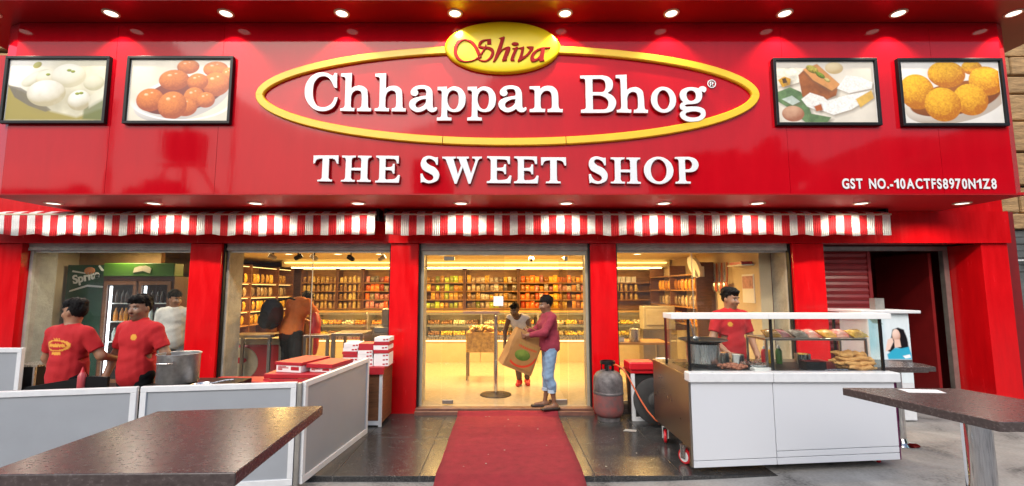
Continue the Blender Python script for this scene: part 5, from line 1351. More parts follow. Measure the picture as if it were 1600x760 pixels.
MB().box(1.862,1.884,4.702,4.748,0.06,0.88).build('corner_strip', M['steel_dark'], ct, bevel=0.003)
MB().box(1.86,3.93,4.802,5.80,0.90,0.945).build('worktop', M['steel_dark'], ct, bevel=0.004)
MB().box(1.90,3.92,5.77,5.79,0.16,0.898).build('back_panel', M['steel_dark'], ct)
MB().box(2.0,3.90,4.82,5.5,0.946,0.956).build('tray_top', M['black'], ct)
# glass case
MB().box(1.92,3.885,4.79,4.797,0.976,1.50).build('front_glass', M['glass_clear'], ct)
MB().box(1.905,1.912,4.79,5.45,0.976,1.50).build('side_glass', M['glass_clear'], ct)
MB().box(3.905,3.912,4.79,5.45,0.976,1.50).build('side_glass', M['glass_clear'], ct)
for x,y in ((1.905,4.775),(2.77,4.80),(3.885,4.775),(1.905,5.44),(3.885,5.44)): MB().box(x,x+0.022,y,y+0.022,0.946,1.50).build('post', M['black'], ct)
for xa,xb in ((1.73,2.728),(2.731,3.985)): MB().box(xa,xb,4.74,4.99,1.501,1.556).build('roof_board', M['white_plastic'], ct, bevel=0.004)
MB().box(2.80,3.88,4.95,5.35,1.262,1.285).build('upper_shelf', M['steel_dark'], ct, bevel=0.003)
for x in (2.80,3.86):
    for y in (4.95,5.33): MB().box(x,x+0.02,y,y+0.02,0.957,1.262).build('shelf_leg', M['steel_dark'], ct)
def castor(x,y,rz):
    gz=0.0 if x<4.05 else 0.03
    T0=Matrix.Translation((x,y,0.0))@Matrix.Rotation(R(rz),4,'Z')
    w=MB().lathe([(0.055,-0.016),(0.072,-0.016),(0.078,-0.008),(0.078,0.008),(0.072,0.016),(0.055,0.016)],28,T=T0@Matrix.Translation((0,0,0.079))@Matrix.Rotation(R(90),4,'Y')).build('castor', M['red_plastic'], ct, 40)
    MB().lathe([(0.0001,-0.019),(0.054,-0.019),(0.054,0.019),(0.0001,0.019)],24,T=T0@Matrix.Translation((0,0,0.079))@Matrix.Rotation(R(90),4,'Y')).build('hub', M['white_plastic'], w, 40)
    f=MB().box(-0.036,-0.026,-0.03,0.03,0.06,0.185,0,T0).box(0.026,0.036,-0.03,0.03,0.06,0.185,0,T0).box(-0.036,0.036,-0.035,0.035,0.1855,0.199,0,T0); f.build('fork', M['steel'], w)
castor(1.90,4.96,28); castor(1.93,5.62,-20); castor(3.85,4.95,10); castor(3.85,5.6,0)
# things in the cart
t = thing('cooking_pot', 'tall steel pot with a wide black rim inside the cart glass', 'pot', (2.245,5.22,0.957))
MB().lathe([(0.165,0.03),(0.175,0.04),(0.178,0.245),(0.17,0.25)],36).build('body', M['steel'], t, 40)
MB().lathe([(0.16,0.001),(0.18,0.002),(0.18,0.03),(0.16,0.03)],36).build('burner_ring', M['black'], t, 40)
MB().lathe([(0.06,0.251),(0.19,0.262),(0.255,0.285),(0.262,0.290),(0.255,0.296),(0.19,0.275),(0.05,0.262)],40).build('rim_pan', M['black'], t, 50)
t = thing('spoon', 'steel serving spoon standing in the black rimmed pot', 'spoon', (2.14,5.22,1.235))
MB().tube([(0.02,0,0.0),(0.0,0.0,0.10),(-0.03,0.0,0.22)],0.008,8).ell((0.03,0,-0.0+0.02),(0.035,0.02,0.03),10,6).build('handle', M['steel'], t, 50)
t = thing('fried_dough_sticks', 'pile of golden fried dough sticks at the right end of the cart', 'snack pile', (3.74,5.0,0.957))
for lvl in range(4):
    for i in range(4 - lvl//2):
        y = -0.10+0.055*i+0.02*lvl; z = 0.026+0.044*lvl; xo = rnd.uniform(-.04,.04)-0.03*(lvl-2)*0.3; yaw = R(rnd.uniform(-24,24)); L = rnd.uniform(0.24,0.36)
        pts=[]; rr=[]
        for k in range(13):
            s=k/12; pts.append((xo+(s-.5)*L*math.cos(yaw), y+(s-.5)*L*math.sin(yaw)*0.6+0.010*math.sin(14*s+i), z+0.010*math.sin(9*s+lvl+2*i))); rr.append(0.027*(0.35+0.65*min(1,min(s,1-s)*6))*(1+0.22*math.sin(24*s+i)))
        MB().tube(pts, rr, 8).build('dough_stick', M['fried'], t, 60)
one('meter_box', MB().box(3.20,3.41,4.92,5.05,0.957,1.045).lathe([(0.0001,0.004),(0.022,0.004),(0.022,0)],14,T=Matrix.Translation((3.25,4.919,1.01))@Matrix.Rotation(R(90),4,'X')), M['black'], 'small black box with a knob under the cart shelf', 'box', bevel=0.004)
wr = [('yellow','bread packet',0.20),('crimson','sauce packet',0.16),('silver','bread packet',0.2),('crimson','sauce packet',0.16),('orange','bun packet',0.22),('crimson','sauce packet',0.17),('yellow','bun packet',0.24)]
x=2.86
for i,(c,kn,w) in enumerate(wr):
    o=bpy.data.objects.new('food_packet',PM[c]); COL.objects.link(o); o.location=(x+w/2*0.8,5.02+0.02*(i%2),1.287); o.rotation_euler=(R(-62),0,R(rnd.uniform(-20,20))); o.scale=(w/0.13,1.0,0.85)
    tag(o,'%s on the upper cart shelf, %s from the left' % ({'yellow':'yellow ','crimson':'red ','silver':'pale ','orange':'orange '}[c]+kn, ordw[i] if i else 'first'),'packet','food packets on the upper cart shelf'); x+=0.155
t = thing('steel_bowl', 'steel bowl with ingredients on the cart in front of the worker', 'bowl', (2.72,5.05,0.957))
MB().lathe([(0.07,0.0),(0.12,0.03),(0.14,0.055),(0.134,0.055),(0.115,0.035),(0.001,0.02)],28,closed=False).build('body', M['steel'], t, 50)
for i,(x,y,c,h) in enumerate(((3.02,5.38,'red_plastic',0.20),(3.10,5.40,'yellow',0.19),(3.18,5.37,'green_header',0.21))):
    t = thing('sauce_bottle', '%s sauce bottle standing under the cart shelf' % ('red','yellow','green')[i], 'bottle', (x,y,0.957), 'sauce bottles in the cart')
    MB().lathe([(0.03,0.001),(0.034,0.01),(0.034,h*0.68),(0.018,h*0.82)],16).build('body', M[c], t, 50)
    MB().lathe([(0.018,h*0.82),(0.018,h*0.88),(0.005,h)],12).build('nozzle', M['white_plastic'], t, 50)
for i,(x,y,r,h) in enumerate(((2.55,5.42,0.075,0.12),(2.72,5.40,0.07,0.10),(3.46,5.38,0.08,0.11))):
    t = thing('steel_container', 'steel container at the back of the cart, %s from the left' % ('first','second','third')[i], 'container', (x,y,0.957), 'steel containers in the cart')
    MB().lathe([(r*.94,0.001),(r,0.008),(r,h),(r*.95,h),(r*.93,0.012),(0.001,0.01)],24,closed=False).build('body', M['steel'], t, 40)
    MB().ell((0,0,h*.7),(r*.9,r*.9,h*.28),16,6).build('filling', SW[i], t, 60)
t = thing('paper_cups', 'short stack of white paper cups in the cart', 'cups', (2.60,5.20,0.957))
for i in range(4): MB().lathe([(0.028,0.001+0.012*i),(0.038,0.085+0.012*i),(0.040,0.088+0.012*i),(0.036,0.085+0.012*i)],18,closed=False).build('cup', M['paper'], t, 50)
t = thing('tongs', 'steel tongs lying on the cart next to the dough sticks', 'tongs', (3.50,4.90,0.962))
for q in (-1,1): MB().tube([(-0.12,0,0.0),(-0.05,q*0.018,0.004),(0.08,q*0.022,0.004),(0.12,q*0.008,0.002)],0.006,6).build('arm', M['steel'], t, 50)
one('paper_stack', MB().box(2.62,2.82,4.86,4.96,0.957,0.985), M['paper'], 'small stack of white paper on the cart worktop', 'paper', bevel=0.002)
mm=MB()
for i in range(40): mm.ell((2.45+rnd.uniform(-.12,.1),4.98+rnd.uniform(-.08,.1),0.975+rnd.uniform(0,.03)),(0.03,0.025,0.018),7,4)
one('chopped_onions', mm, mat('pink_chopped_onion',(0.40,0.14,0.08),0.6,var=0.5,vscale=20), 'loose heap of chopped onions beside the black rimmed pot', 'vegetables', smooth=60, kind='stuff')

# poster fridge behind the cart
t = thing('poster_fridge', 'white fridge with a poster of a woman in blue beside the dark passage', 'fridge', (5.25,6.6,0.04), world=True)
MB().box(4.98,5.55,6.32,6.85,0.06,1.48).build('body', M['white_paint'], t, bevel=0.01)
MB().box(4.86,5.66,6.25,6.92,1.481,1.52).build('top', M['white_paint'], t, bevel=0.006)
MB().box(5.25,5.38,6.5,6.6,1.521,1.68).build('hinge_box', M['alu'], t)
def ad():
    W,H=90,150; y,x=np.mgrid[0:H,0:W].astype(np.float32); X=x/(W-1); Y=y/(H-1)*1.67
    im=np.ones((H,W,3),np.float32)*lin((214,224,228)); nn=vnoise(W,H,6,9)
    over(im,np.clip((0.45-X)*3,0,1)*np.clip((1.1-Y)*3,0,1)*.8,lin((150,198,212))); im*=(0.9+0.2*nn)[...,None]
    over(im,poly_mask(X,Y,[(.02,.12),(.2,.05),(.35,.25),(.1,.22)],.03),lin((120,140,130)))
    over(im,poly_mask(X,Y,[(.58,.38),(.72,.33),(.86,.38),(.93,.60),(.95,.86),(.80,.88),(.62,.80),(.52,.95),(.42,.90),(.52,.60)],.03),lin((24,18,22)))
    ball(im,X,Y,.66,.52,.10,.15,(240,212,196),(196,150,130)); over(im,poly_mask(X,Y,[(.60,.62),(.74,.62),(.76,.80),(.60,.82)],.02),lin((226,190,172)))
    over(im,poly_mask(X,Y,[(.40,.98),(.62,.82),(.76,.84),(.95,.80),(1.0,.98),(1.0,1.10),(.42,1.10)],.03),lin((52,164,196)))
    over(im,poly_mask(X,Y,[(.44,.62),(.56,.58),(.58,.68),(.48,.86),(.36,.92)],.02),lin((232,200,184)))
    over(im,sm(np.abs(Y-1.25)-.14)*1.0,lin((90,84,84))*(.7+.6*nn)[...,None])
    over(im,poly_mask(X,Y,[(.78,1.02),(.96,.98),(.98,1.06),(.84,1.08)],.02),lin((240,240,240)))
    return im
picture('poster', t, 0.55, 0.92, ad(), M['print_attr'], Matrix.Translation((4.99,6.316,0.55)))
# snack rack with sauce boats in front of the poster
o=one('hanging_sign', MB().lathe([(0.0001,-0.02),(0.10,0.0),(0.06,0.02),(0.0001,0.03)],20,c=(3.92,5.38,1.26),sy=0.5), mat('yellow_dish',(0.6,0.36,0.03),0.4), 'small yellow dish hanging at the right end of the cart', 'dish', smooth=50)

# ================================================================ PEOPLE
class Field:
    """Distance field on a grid; the zero surface becomes one continuous mesh."""
    def __init__(s, lo, hi, res):
        s.lo = np.array(lo, np.float32); s.res = res
        n = np.ceil((np.array(hi)-np.array(lo))/res).astype(int)+1
        s.ax = [(s.lo[i]+res*np.arange(n[i])).astype(np.float32) for i in range(3)]
        s.D = np.full(tuple(n), 0.3, np.float32)
    def block(s, lo, hi):
        sl = []
        for i in range(3):
            a = int(max(0, math.floor((lo[i]-s.lo[i])/s.res))); b = int(min(len(s.ax[i]), math.ceil((hi[i]-s.lo[i])/s.res)+1))
            if b <= a: return None
            sl.append(slice(a, b))
        X = s.ax[0][sl[0]][:,None,None]; Y = s.ax[1][sl[1]][None,:,None]; Z = s.ax[2][sl[2]][None,None,:]
        return tuple(sl), X, Y, Z
    def mix(s, sl, d, k):
        o = s.D[sl]
        if k > 0:
            h = np.clip(0.5+0.5*(o-d)/k, 0, 1); s.D[sl] = o*(1-h)+d*h-k*h*(1-h)
        else: s.D[sl] = np.minimum(o, d)
    def cone(s, a, b, ra, rb, k=0.02, g=0.0, sq=None):
        a = np.array(a, np.float32); b = np.array(b, np.float32); ra += g; rb += g
        m = max(ra, rb)+0.10
        bl = s.block(np.minimum(a,b)-m, np.maximum(a,b)+m)
        if bl is None: return
        sl, X, Y, Z = bl; d = b-a; L2 = max(1e-9, float(d@d))
        t = np.clip(((X-a[0])*d[0]+(Y-a[1])*d[1]+(Z-a[2])*d[2])/L2, 0, 1)
        dd = np.sqrt((X-a[0]-t*d[0])**2+(Y-a[1]-t*d[1])**2+(Z-a[2]-t*d[2])**2)-(ra+(rb-ra)*t)
        s.mix(sl, dd, k)
    def ell(s, c, r, k=0.02, g=0.0, rot=None):
        c = np.array(c, np.float32); r = np.array(r, np.float32)+g
        m = float(r.max())+0.10
        bl = s.block(c-m, c+m)
        if bl is None: return
        sl, X, Y, Z = bl; x, y, z = X-c[0], Y-c[1], Z-c[2]
        if rot is not None:
            Rm = np.array(rot.to_3x3().inverted(), np.float32)
            x, y, z = Rm[0,0]*x+Rm[0,1]*y+Rm[0,2]*z, Rm[1,0]*x+Rm[1,1]*y+Rm[1,2]*z, Rm[2,0]*x+Rm[2,1]*y+Rm[2,2]*z
        k0 = np.sqrt((x/r[0])**2+(y/r[1])**2+(z/r[2])**2); k1 = np.sqrt((x/r[0]**2)**2+(y/r[1]**2)**2+(z/r[2]**2)**2)+1e-6
        s.mix(sl, k0*(k0-1)/k1, k)
    def cut(s, f):
        X = s.ax[0][:,None,None]; Y = s.ax[1][None,:,None]; Z = s.ax[2][None,None,:]
        s.D = np.maximum(s.D, f(X, Y, Z)).astype(np.float32)
    def rough(s, f):
        X = s.ax[0][:,None,None]; Y = s.ax[1][None,:,None]; Z = s.ax[2][None,None,:]
        s.D = (s.D + f(X, Y, Z)).astype(np.float32)
    def mesh(s, name):
        D = s.D; nx, ny, nz = D.shape; S = D < 0
        cs = [(i,j,k) for i in (0,1) for j in (0,1) for k in (0,1)]
        cnt = sum(S[i:nx-1+i, j:ny-1+j, k:nz-1+k].astype(np.int8) for i,j,k in cs)
        mask = (cnt > 0) & (cnt < 8); cells = np.argwhere(mask)
        idx = -np.ones(mask.shape, np.int64); idx[mask] = np.arange(len(cells))
        acc = np.zeros((len(cells),3)); num = np.zeros(len(cells))
        for a in cs:
            for ax in range(3):
                if a[ax] == 1: continue
                b = list(a); b[ax] = 1
                va = D[cells[:,0]+a[0], cells[:,1]+a[1], cells[:,2]+a[2]]; vb = D[cells[:,0]+b[0], cells[:,1]+b[1], cells[:,2]+b[2]]
                cr = (va < 0) != (vb < 0); t = np.where(cr, va/np.where(cr, va-vb, 1), 0)
                p = np.repeat(np.array([a],float), len(cells), 0); p[:,ax] = t
                acc[cr] += p[cr]; num[cr] += 1
        V = s.lo + s.res*(cells + acc/num[:,None])
        F = []
        for ax in range(3):
            u, v = [(1,2),(2,0),(0,1)][ax]
            sl0 = [slice(None)]*3; sl1 = [slice(None)]*3; sl0[ax] = slice(0,-1); sl1[ax] = slice(1,None)
            e = S[tuple(sl0)] != S[tuple(sl1)]; q = np.argwhere(e)
            q = q[(q[:,u] > 0) & (q[:,v] > 0) & (q[:,u] < D.shape[u]-1) & (q[:,v] < D.shape[v]-1)]
            def at(du, dv):
                c = q.copy(); c[:,u] += du; c[:,v] += dv; return idx[c[:,0], c[:,1], c[:,2]]
            f = np.stack([at(-1,-1), at(0,-1), at(0,0), at(-1,0)], 1)
            fl = S[q[:,0], q[:,1], q[:,2]]
            f[~fl] = f[~fl][:, ::-1]; F.append(f)
        F = np.concatenate(F)
        me = bpy.data.meshes.new(name); me.from_pydata(V.tolist(), [], F.tolist())
        me.polygons.foreach_set('use_smooth', [True]*len(me.polygons)); me.update()
        return me, V

def paint(me, cols):
    a = me.color_attributes.new('Col','FLOAT_COLOR','POINT'); c = np.ones((len(cols),4),np.float32); c[:,:3] = cols; a.data.foreach_set('color', c.ravel())

def person(label, loc, rz, J=None, h=1.70, skin=(0.22,0.10,0.055), head=(0,0,0), hair='short', shirt=None, trousers=None, shoes=None, stubble=False, res=0.0095, female=False, wide=1.0, cuff=None):
    """loc: where the feet stand; faces -Y before rz. J overrides joints (metres, at height h)."""
    s = h/1.70
    base = dict(pelvis=(0,0,.93), waist=(0,0,1.07), chest=(0,.0,1.27), neck=(0,.012,1.435), head=(0,-.012,1.585),
        shL=(.168,.01,1.370), elL=(.228,.03,1.10), wrL=(.245,-.05,.875), shR=(-.168,.01,1.370), elR=(-.228,.03,1.10), wrR=(-.245,-.05,.875),
        hipL=(.092,0,.90), knL=(.10,-.015,.49), anL=(.10,.02,.085), hipR=(-.092,0,.90), knR=(-.10,-.015,.49), anR=(-.10,.02,.085))
    for k in base: base[k] = tuple(c*s*(wide if (i_ == 0 and k[:2] in ('sh','el','wr')) else 1) for i_, c in enumerate(base[k]))
    if J: base.update(J)
    P = {k: np.array(v, float) for k, v in base.items()}
    allp = np.array(list(P.values())); lo = allp.min(0)-np.array([.2,.25,.12]); hi = allp.max(0)+np.array([.2,.2,.2]); lo[2] = -0.02
    Hm = Matrix.Rotation(R(head[0]),4,'Z') @ Matrix.Rotation(R(head[1]),4,'X') @ Matrix.Rotation(R(head[2]),4,'Y')
    HR = np.array(Hm.to_3x3())
    def hp(v): return P['head'] + HR @ (np.array(v)*s)
    sw = (0.93 if female else 1.0)*wide
    def torso(F, g=0.0, k=0.06):
        up = P['neck']-P['chest']; 
        ax = Vector(P['shL']-P['shR']).normalized(); zz = Vector(P['neck']-P['pelvis']).normalized(); yy = zz.cross(ax).normalized(); zz2 = ax.cross(yy)
        rot = Matrix((ax, yy, zz2)).transposed().to_4x4()
        F.ell(P['pelvis'], (.155*s*(1.05 if female else 1),.115*s,.13*s), k, g, rot)
        F.ell(P['waist'], (.138*s*sw,.10*s,.14*s), k, g, rot)
        F.ell(P['chest'], (.165*s*sw,.112*s,.17*s), k, g, rot)
        mid = P['chest']*.35+P['neck']*.65
        for sd in 'LR': F.cone(mid+np.array([0,0,.02*s]), P['sh'+sd]*.97+mid*.03, .066*s, .054*s, k*.8, g*.8)
        if female:
            f = -np.array(yy)
            f = -np.array(yy) if np.array(yy)[1]*1 > 0 else np.array(yy)
            for x in (-1,1): F.ell(P['chest']+np.array(ax)*x*.075*s+f*.085*s, (.065*s,.05*s,.06*s), .05, g)
    def arm(F, sd, g=0.0, t1=1.0, k=0.03):
        a,b,c = P['sh'+sd], P['el'+sd], P['wr'+sd]
        if t1 <= 0.5:
            e = a+(b-a)*t1*2; F.cone(a, e, .056*s, .050*s, k, g)
        else:
            e = b+(c-b)*(t1*2-1); F.cone(a, b, .054*s, .043*s, k, g); F.cone(b, e, .042*s, .030*s, k, g)
    def leg(F, sd, g=0.0, k=0.04, zmin=None):
        a,b,c = P['hip'+sd], P['kn'+sd], P['an'+sd]
        F.cone(a, b, .088*s, .060*s, k, g)
        cm = b*.7+c*.3+np.array([0,.018*s,0])
        F.cone(b, cm, .057*s, .056*s, k, g); F.cone(cm, c, .056*s, .037*s, k, g)
    # ---- body: one continuous surface
    F = Field(lo, hi, res)
    torso(F, -0.004)
    for sd in 'LR':
        arm(F, sd); leg(F, sd, -0.006)
        an = P['an'+sd]; F.cone(an+np.array([0,.03*s,-.045*s]), an+np.array([(.02 if sd=='L' else -.02),-.15*s,-.06*s]), .040*s, .030*s, .03)
        # hand: palm, four fingers and thumb
        w = P['wr'+sd]; fd = w-P['el'+sd]; fd /= np.linalg.norm(fd)
        side = np.cross(fd, np.array([1.0 if sd=='L' else -1.0,0,0.15])); side /= (np.linalg.norm(side)+1e-9); nrm = np.cross(fd, side)
        pc = w+fd*.05*s
        F.cone(w, pc, .030*s, .034*s, .02)
        for i,(o_,L) in enumerate(((-.028,.070),(-.010,.080),(.010,.076),(.027,.060))):
            b0 = pc+fd*.025*s+side*o_*s; b1 = b0+(fd*.6*L+nrm*.25*L)*s; b2 = b1+(fd*.3*L+nrm*.5*L)*s
            F.cone(b0,b1,.0105*s,.010*s,.006); F.cone(b1,b2,.010*s,.008*s,.006)
        tb = w+fd*.02*s-side*.03*s; F.cone(tb, tb+(fd*.045-side*.03+nrm*.01)*s, .013*s, .011*s, .01); 
    F.cone(P['neck']-np.array([0,0,.03*s]), P['head']+HR@np.array([0,.02,-.06])*s, .056*s*(.9 if female else 1), .052*s*(.88 if female else 1), .03)
    F.ell(hp((0,.012,.022)), (.076*s,.096*s,.098*s), .02, 0, Hm)
    F.ell(hp((0,-.022,-.055)), (.056*s,.066*s,.066*s), .05, 0, Hm)
    F.ell(hp((0,-.062,-.098)), (.026*s,.022*s,.020*s), .03, 0, Hm)
    F.cone(hp((0,-.086,.010)), hp((0,-.110,-.030)), .010*s, .017*s, .018)
    for x in (-1,1):
        F.ell(hp((x*.078,.010,-.010)), (.011*s,.020*s,.032*s), .012, 0, Hm)
        F.ell(hp((x*.040,-.070,-.030)), (.022*s,.018*s,.020*s), .03, 0, Hm)
        F.ell(hp((x*.030,-.082,.030)), (.026*s,.012*s,.009*s), .015, 0, Hm)
    F.ell(hp((0,-.088,-.066)), (.024*s,.010*s,.010*s), .012, 0, Hm)
    me, V = F.mesh('person')
    # colours of the face, painted per vertex
    q = ((V-P['head'])/s) @ HR
    col = np.repeat(np.array([skin]), len(V), 0).astype(np.float32)
    r = np.random.RandomState(3); 
    def blob(c, rad): return np.clip(1.25-np.sqrt((((q-np.array(c))/np.array(rad))**2).sum(1)),0,1)[:,None]*2.2
    def put(m, c): 
        m = np.clip(m,0,1); col[:] = col*(1-m)+np.array(c,np.float32)*m
    if stubble: put(blob((0,-.07,-.085),(.065,.07,.05))*.35, (skin[0]*.35,skin[1]*.35,skin[2]*.35)); put(blob((0,-.105,-.048),(.03,.03,.007))*.5, (.02,.015,.012))
    put(blob((0,-.098,-.066),(.026,.02,.011))*.6, (skin[0]*.9,skin[1]*.5,skin[2]*.5))
    for x in (-1,1):
        put(blob((x*.032,-.090,.006),(.017,.03,.010))*.8, (.42,.38,.34)); put(blob((x*.032,-.095,.006),(.008,.03,.009)), (.012,.008,.006))
        put(blob((x*.033,-.095,.030),(.026,.03,.007))*.8, (.012,.009,.008))
    put(np.clip((0.14-V[:,2:3])*4,0,1)*.3, (skin[0]*.6,skin[1]*.6,skin[2]*.6))
    paint(me, col); me.materials.append(M['skin_attr'])
    o = link(me, 'person'); o.location = loc; o.rotation_euler = (0,0,R(rz)); tag(o, label, 'person')
    # ---- hair
    F = Field(P['head']-.2, P['head']+.22, 0.008)
    F.ell(hp((0,.018,.030)), (.083*s,.104*s,.104*s), .01, 0, Hm)
    if hair in ('full',): 
        F.ell(hp((0,-.03,.095)), (.075*s,.075*s,.042*s), .03, 0, Hm); F.ell(hp((0,.03,.10)), (.08*s,.09*s,.045*s), .03, 0, Hm)
    if hair == 'cap':
        F.ell(hp((0,.03,.075)), (.095*s,.108*s,.085*s), .03, 0, Hm)
    hr_ = np.random.RandomState(int(abs(loc[0])*100))
    for _ in range(70):
        dv = hr_.randn(3); dv[2] = abs(dv[2])*1.1; dv /= np.linalg.norm(dv)
        b0 = np.array([0,.018,.030])+dv*np.array([.080,.100,.102]); tg = np.array([hr_.randn()*.5, -.3+hr_.randn()*.4, .25]); 
        F.cone(hp(b0), hp(b0+dv*.012+tg*.016), .010*s, .004*s, .006)
    def facecut(X,Y,Z):
        a,b,c = X-P['head'][0], Y-P['head'][1], Z-P['head'][2]
        lx = (HR[0,0]*a+HR[1,0]*b+HR[2,0]*c)/s; ly = (HR[0,1]*a+HR[1,1]*b+HR[2,1]*c)/s; lz = (HR[0,2]*a+HR[1,2]*b+HR[2,2]*c)/s
        front = np.minimum(-(ly+.010), .055+.02*np.sin(lx*60)-lz)      # positive in front of ears and under the hairline
        low = -lz-.045-(.02 if hair!='cap' else .045)*np.clip(ly*12,0,1)
        return np.maximum(np.minimum(-(ly+.012), (.052-lz)), low)*s
    F.cut(facecut)
    F.rough(lambda X,Y,Z: .005*np.sin(X*130+Y*60+3*np.sin(Z*40))*np.sin(Z*120+Y*90)+.006*np.sin(X*47+2*np.sin(Y*31))*np.sin(Y*52+Z*38)*np.clip((Z-P['head'][2])*14,0,1))
    hm,_ = F.mesh('hair'); hm.materials.append(M['hair']); link(hm,'hair',o)
    # ---- shirt
    if shirt:
        g = shirt.get('g',.016)
        F = Field(lo, hi, res)
        torso(F, g)
        for sd in 'LR': 
            if shirt['sleeve'] > 0: arm(F, sd, g*(.75 if shirt['sleeve']<.6 else .7), shirt['sleeve'])
        if shirt.get('tuck') is None:
            F.cone(P['pelvis']+np.array([0,0,-.02]), P['waist'], .13*s, .125*s, .06, g)
        hem = shirt.get('hem', P['pelvis'][2]-.14*s)
        F.rough(lambda X,Y,Z: .0032*np.sin(Z*27+X*38+2.1*np.sin(Y*17+X*9))*np.sin(X*21-Z*13+Y*29+1.7*np.sin(Z*8))+.0014*np.sin(Z*61-X*44+2*np.sin(X*15)))
        F.cut(lambda X,Y,Z: hem+.012*np.sin(X*22+1)-Z)
        nk = P['neck']+np.array([0,-.012,.055 if not shirt.get('vest') else .02])*s
        F.cut(lambda X,Y,Z: (shirt.get('neck',.072)*s)-np.sqrt((X-nk[0])**2+(Y-nk[1])**2*.8+((Z-nk[2])*.8)**2))
        if shirt['sleeve'] <= .5 and shirt['sleeve'] > 0:
            for sd in 'LR':
                a,b = P['sh'+sd], P['el'+sd]; d = (b-a); L = np.linalg.norm(d); d = d/L; e = a+d*L*shirt['sleeve']*2
                F.cut(lambda X,Y,Z: np.minimum((X-e[0])*d[0]+(Y-e[1])*d[1]+(Z-e[2])*d[2], .17-np.sqrt((X-e[0])**2+(Y-e[1])**2+(Z-e[2])**2)))
        sm_, V = F.mesh('shirt')
        if 'attr' in shirt:
            paint(sm_, shirt['attr'](V, P, s)); sm_.materials.append(M['cloth_attr'])
        else: sm_.materials.append(shirt['mat'])
        link(sm_, 'shirt', o)
        if shirt.get('collar'):
            c = P['neck']+np.array([0,-.004,.012])*s
            mb = MB(); vs = []; n = 20
            for i in range(n+1):
                a = R(-68)+(R(316))*i/n
                ca, sa = math.sin(a), math.cos(a)
                for rr,zz in ((.064,.040),(.078,.004),(.070,.002),(.058,.036)): vs.append((c[0]+rr*s*ca*1.0*(1), c[1]+rr*s*sa*1.0, c[2]+(zz-(.030 if abs(i-n/2)>8 else 0))*s))
            fs = [(i*4+k,(i+1)*4+k,(i+1)*4+(k+1)%4,i*4+(k+1)%4) for i in range(n) for k in range(4)]
            mb.add(vs,fs); mb.build('collar', shirt['cmat'], o, 60)
    # ---- trousers
    if trousers:
        F = Field(lo, hi, res)
        g = trousers.get('g',.010)
        F.ell(P['pelvis'], (.155*s,.118*s,.12*s), .05, g); 
        for sd in 'LR': leg(F, sd, g)
        F.rough(lambda X,Y,Z: .003*np.sin(Z*60+X*40)*np.sin(X*35+Y*44-Z*22))
        F.cut(lambda X,Y,Z: trousers.get('end',.10)-Z); top = P['waist'][2]-.03*s
        F.cut(lambda X,Y,Z: Z-top)
        tm_,_ = F.mesh('trousers'); tm_.materials.append(trousers['mat']); link(tm_,'trousers',o)
        if cuff:
            for sd in 'LR':
                b_,c_ = P['kn'+sd], P['an'+sd]; t = (b_[2]-cuff-.0)/(b_[2]-c_[2]); p0 = b_+(c_-b_)*t
                MB().lathe([(.060*s,-.02),(.064*s,-.018),(.064*s,.025),(.058*s,.028)],18,c=tuple(p0)).build('cuff', cuff_mat, o, 50)
    if shoes:
        for sd in 'LR':
            an = P['an'+sd]; F = Field(an-np.array([.12,.26,.12]), an+np.array([.12,.14,.10]), .008); x = .02 if sd=='L' else -.02
            if shoes.get('sandal'):
                F.cone(an+np.array([0,.045,-.075]), an+np.array([x,-.17,-.075]), .044, .044, .02); zt = an[2]-.055; F.cut(lambda X,Y,Z: Z-zt)
            else:
                F.cone(an+np.array([0,.03,-.04]), an+np.array([x,-.15,-.050]), .050, .040, .03); F.cone(an+np.array([0,.02,.0]),an+np.array([0,.02,-.04]),.044,.05,.03); zt = an[2]+.015; F.cut(lambda X,Y,Z: Z-zt)
            zf = an[2]-.085; F.cut(lambda X,Y,Z: zf-Z)
            m_,_ = F.mesh('shoe'); m_.materials.append(shoes['mat']); link(m_,'shoe',o)
    return o

cuff_mat = mat('pale_denim_cuff', (0.36,0.46,0.58), 0.85, var=0.15)
RS = np.array((0.42,0.006,0.010),np.float32); YL = np.array((0.70,0.32,0.04),np.float32)
def red_shirt(V, P, s, where, cx=0.0, cz=1.2, rx=.13, rz=.055, small=False):
    c = np.repeat(RS[None], len(V), 0)
    side = V[:,1] > P['chest'][1]+.02 if where == 'back' else V[:,1] < P['chest'][1]-.02
    u = (V[:,0]-cx)/rx; v = (V[:,2]-cz*s)/rz; r = np.sqrt(u*u+v*v)
    if small: m = (r < 1)
    else: m = ((np.abs(r-1) < .14) | ((np.abs(v) < .28+.1*np.sin(u*30)) & (np.abs(u) < .75)) | ((np.abs(v+1.5) < .26) & (np.abs(u) < .4)) | ((np.abs(v-1.25)<.22)&(np.abs(u)<.35)&(np.sin(u*40)>-.2)))
    c[m & side] = YL
    return c
CM = mat('red_collar', (0.50,0.008,0.012), 0.85)
SH = dict(mat=M['shoe_dark'])

# 1 worker seen from behind, head turned to the right
person('person in red T-shirt seen from behind, head turned to the right', (-4.40,4.74,0.0), 170, h=1.685, wide=1.16,
    J=dict(elL=(.30,-.02,1.10), wrL=(.26,-.10,.87), elR=(-.32,-.06,1.13), wrR=(-.28,-.27,1.07)), head=(98,0,0), hair='full', skin=(0.30,0.14,0.075), stubble=True,
    shirt=dict(sleeve=.36, g=.021, attr=lambda V,P,s: red_shirt(V,P,s,'back',.0,1.26,.125,.05)), trousers=dict(mat=M['black_cloth'], g=.016), shoes=SH)
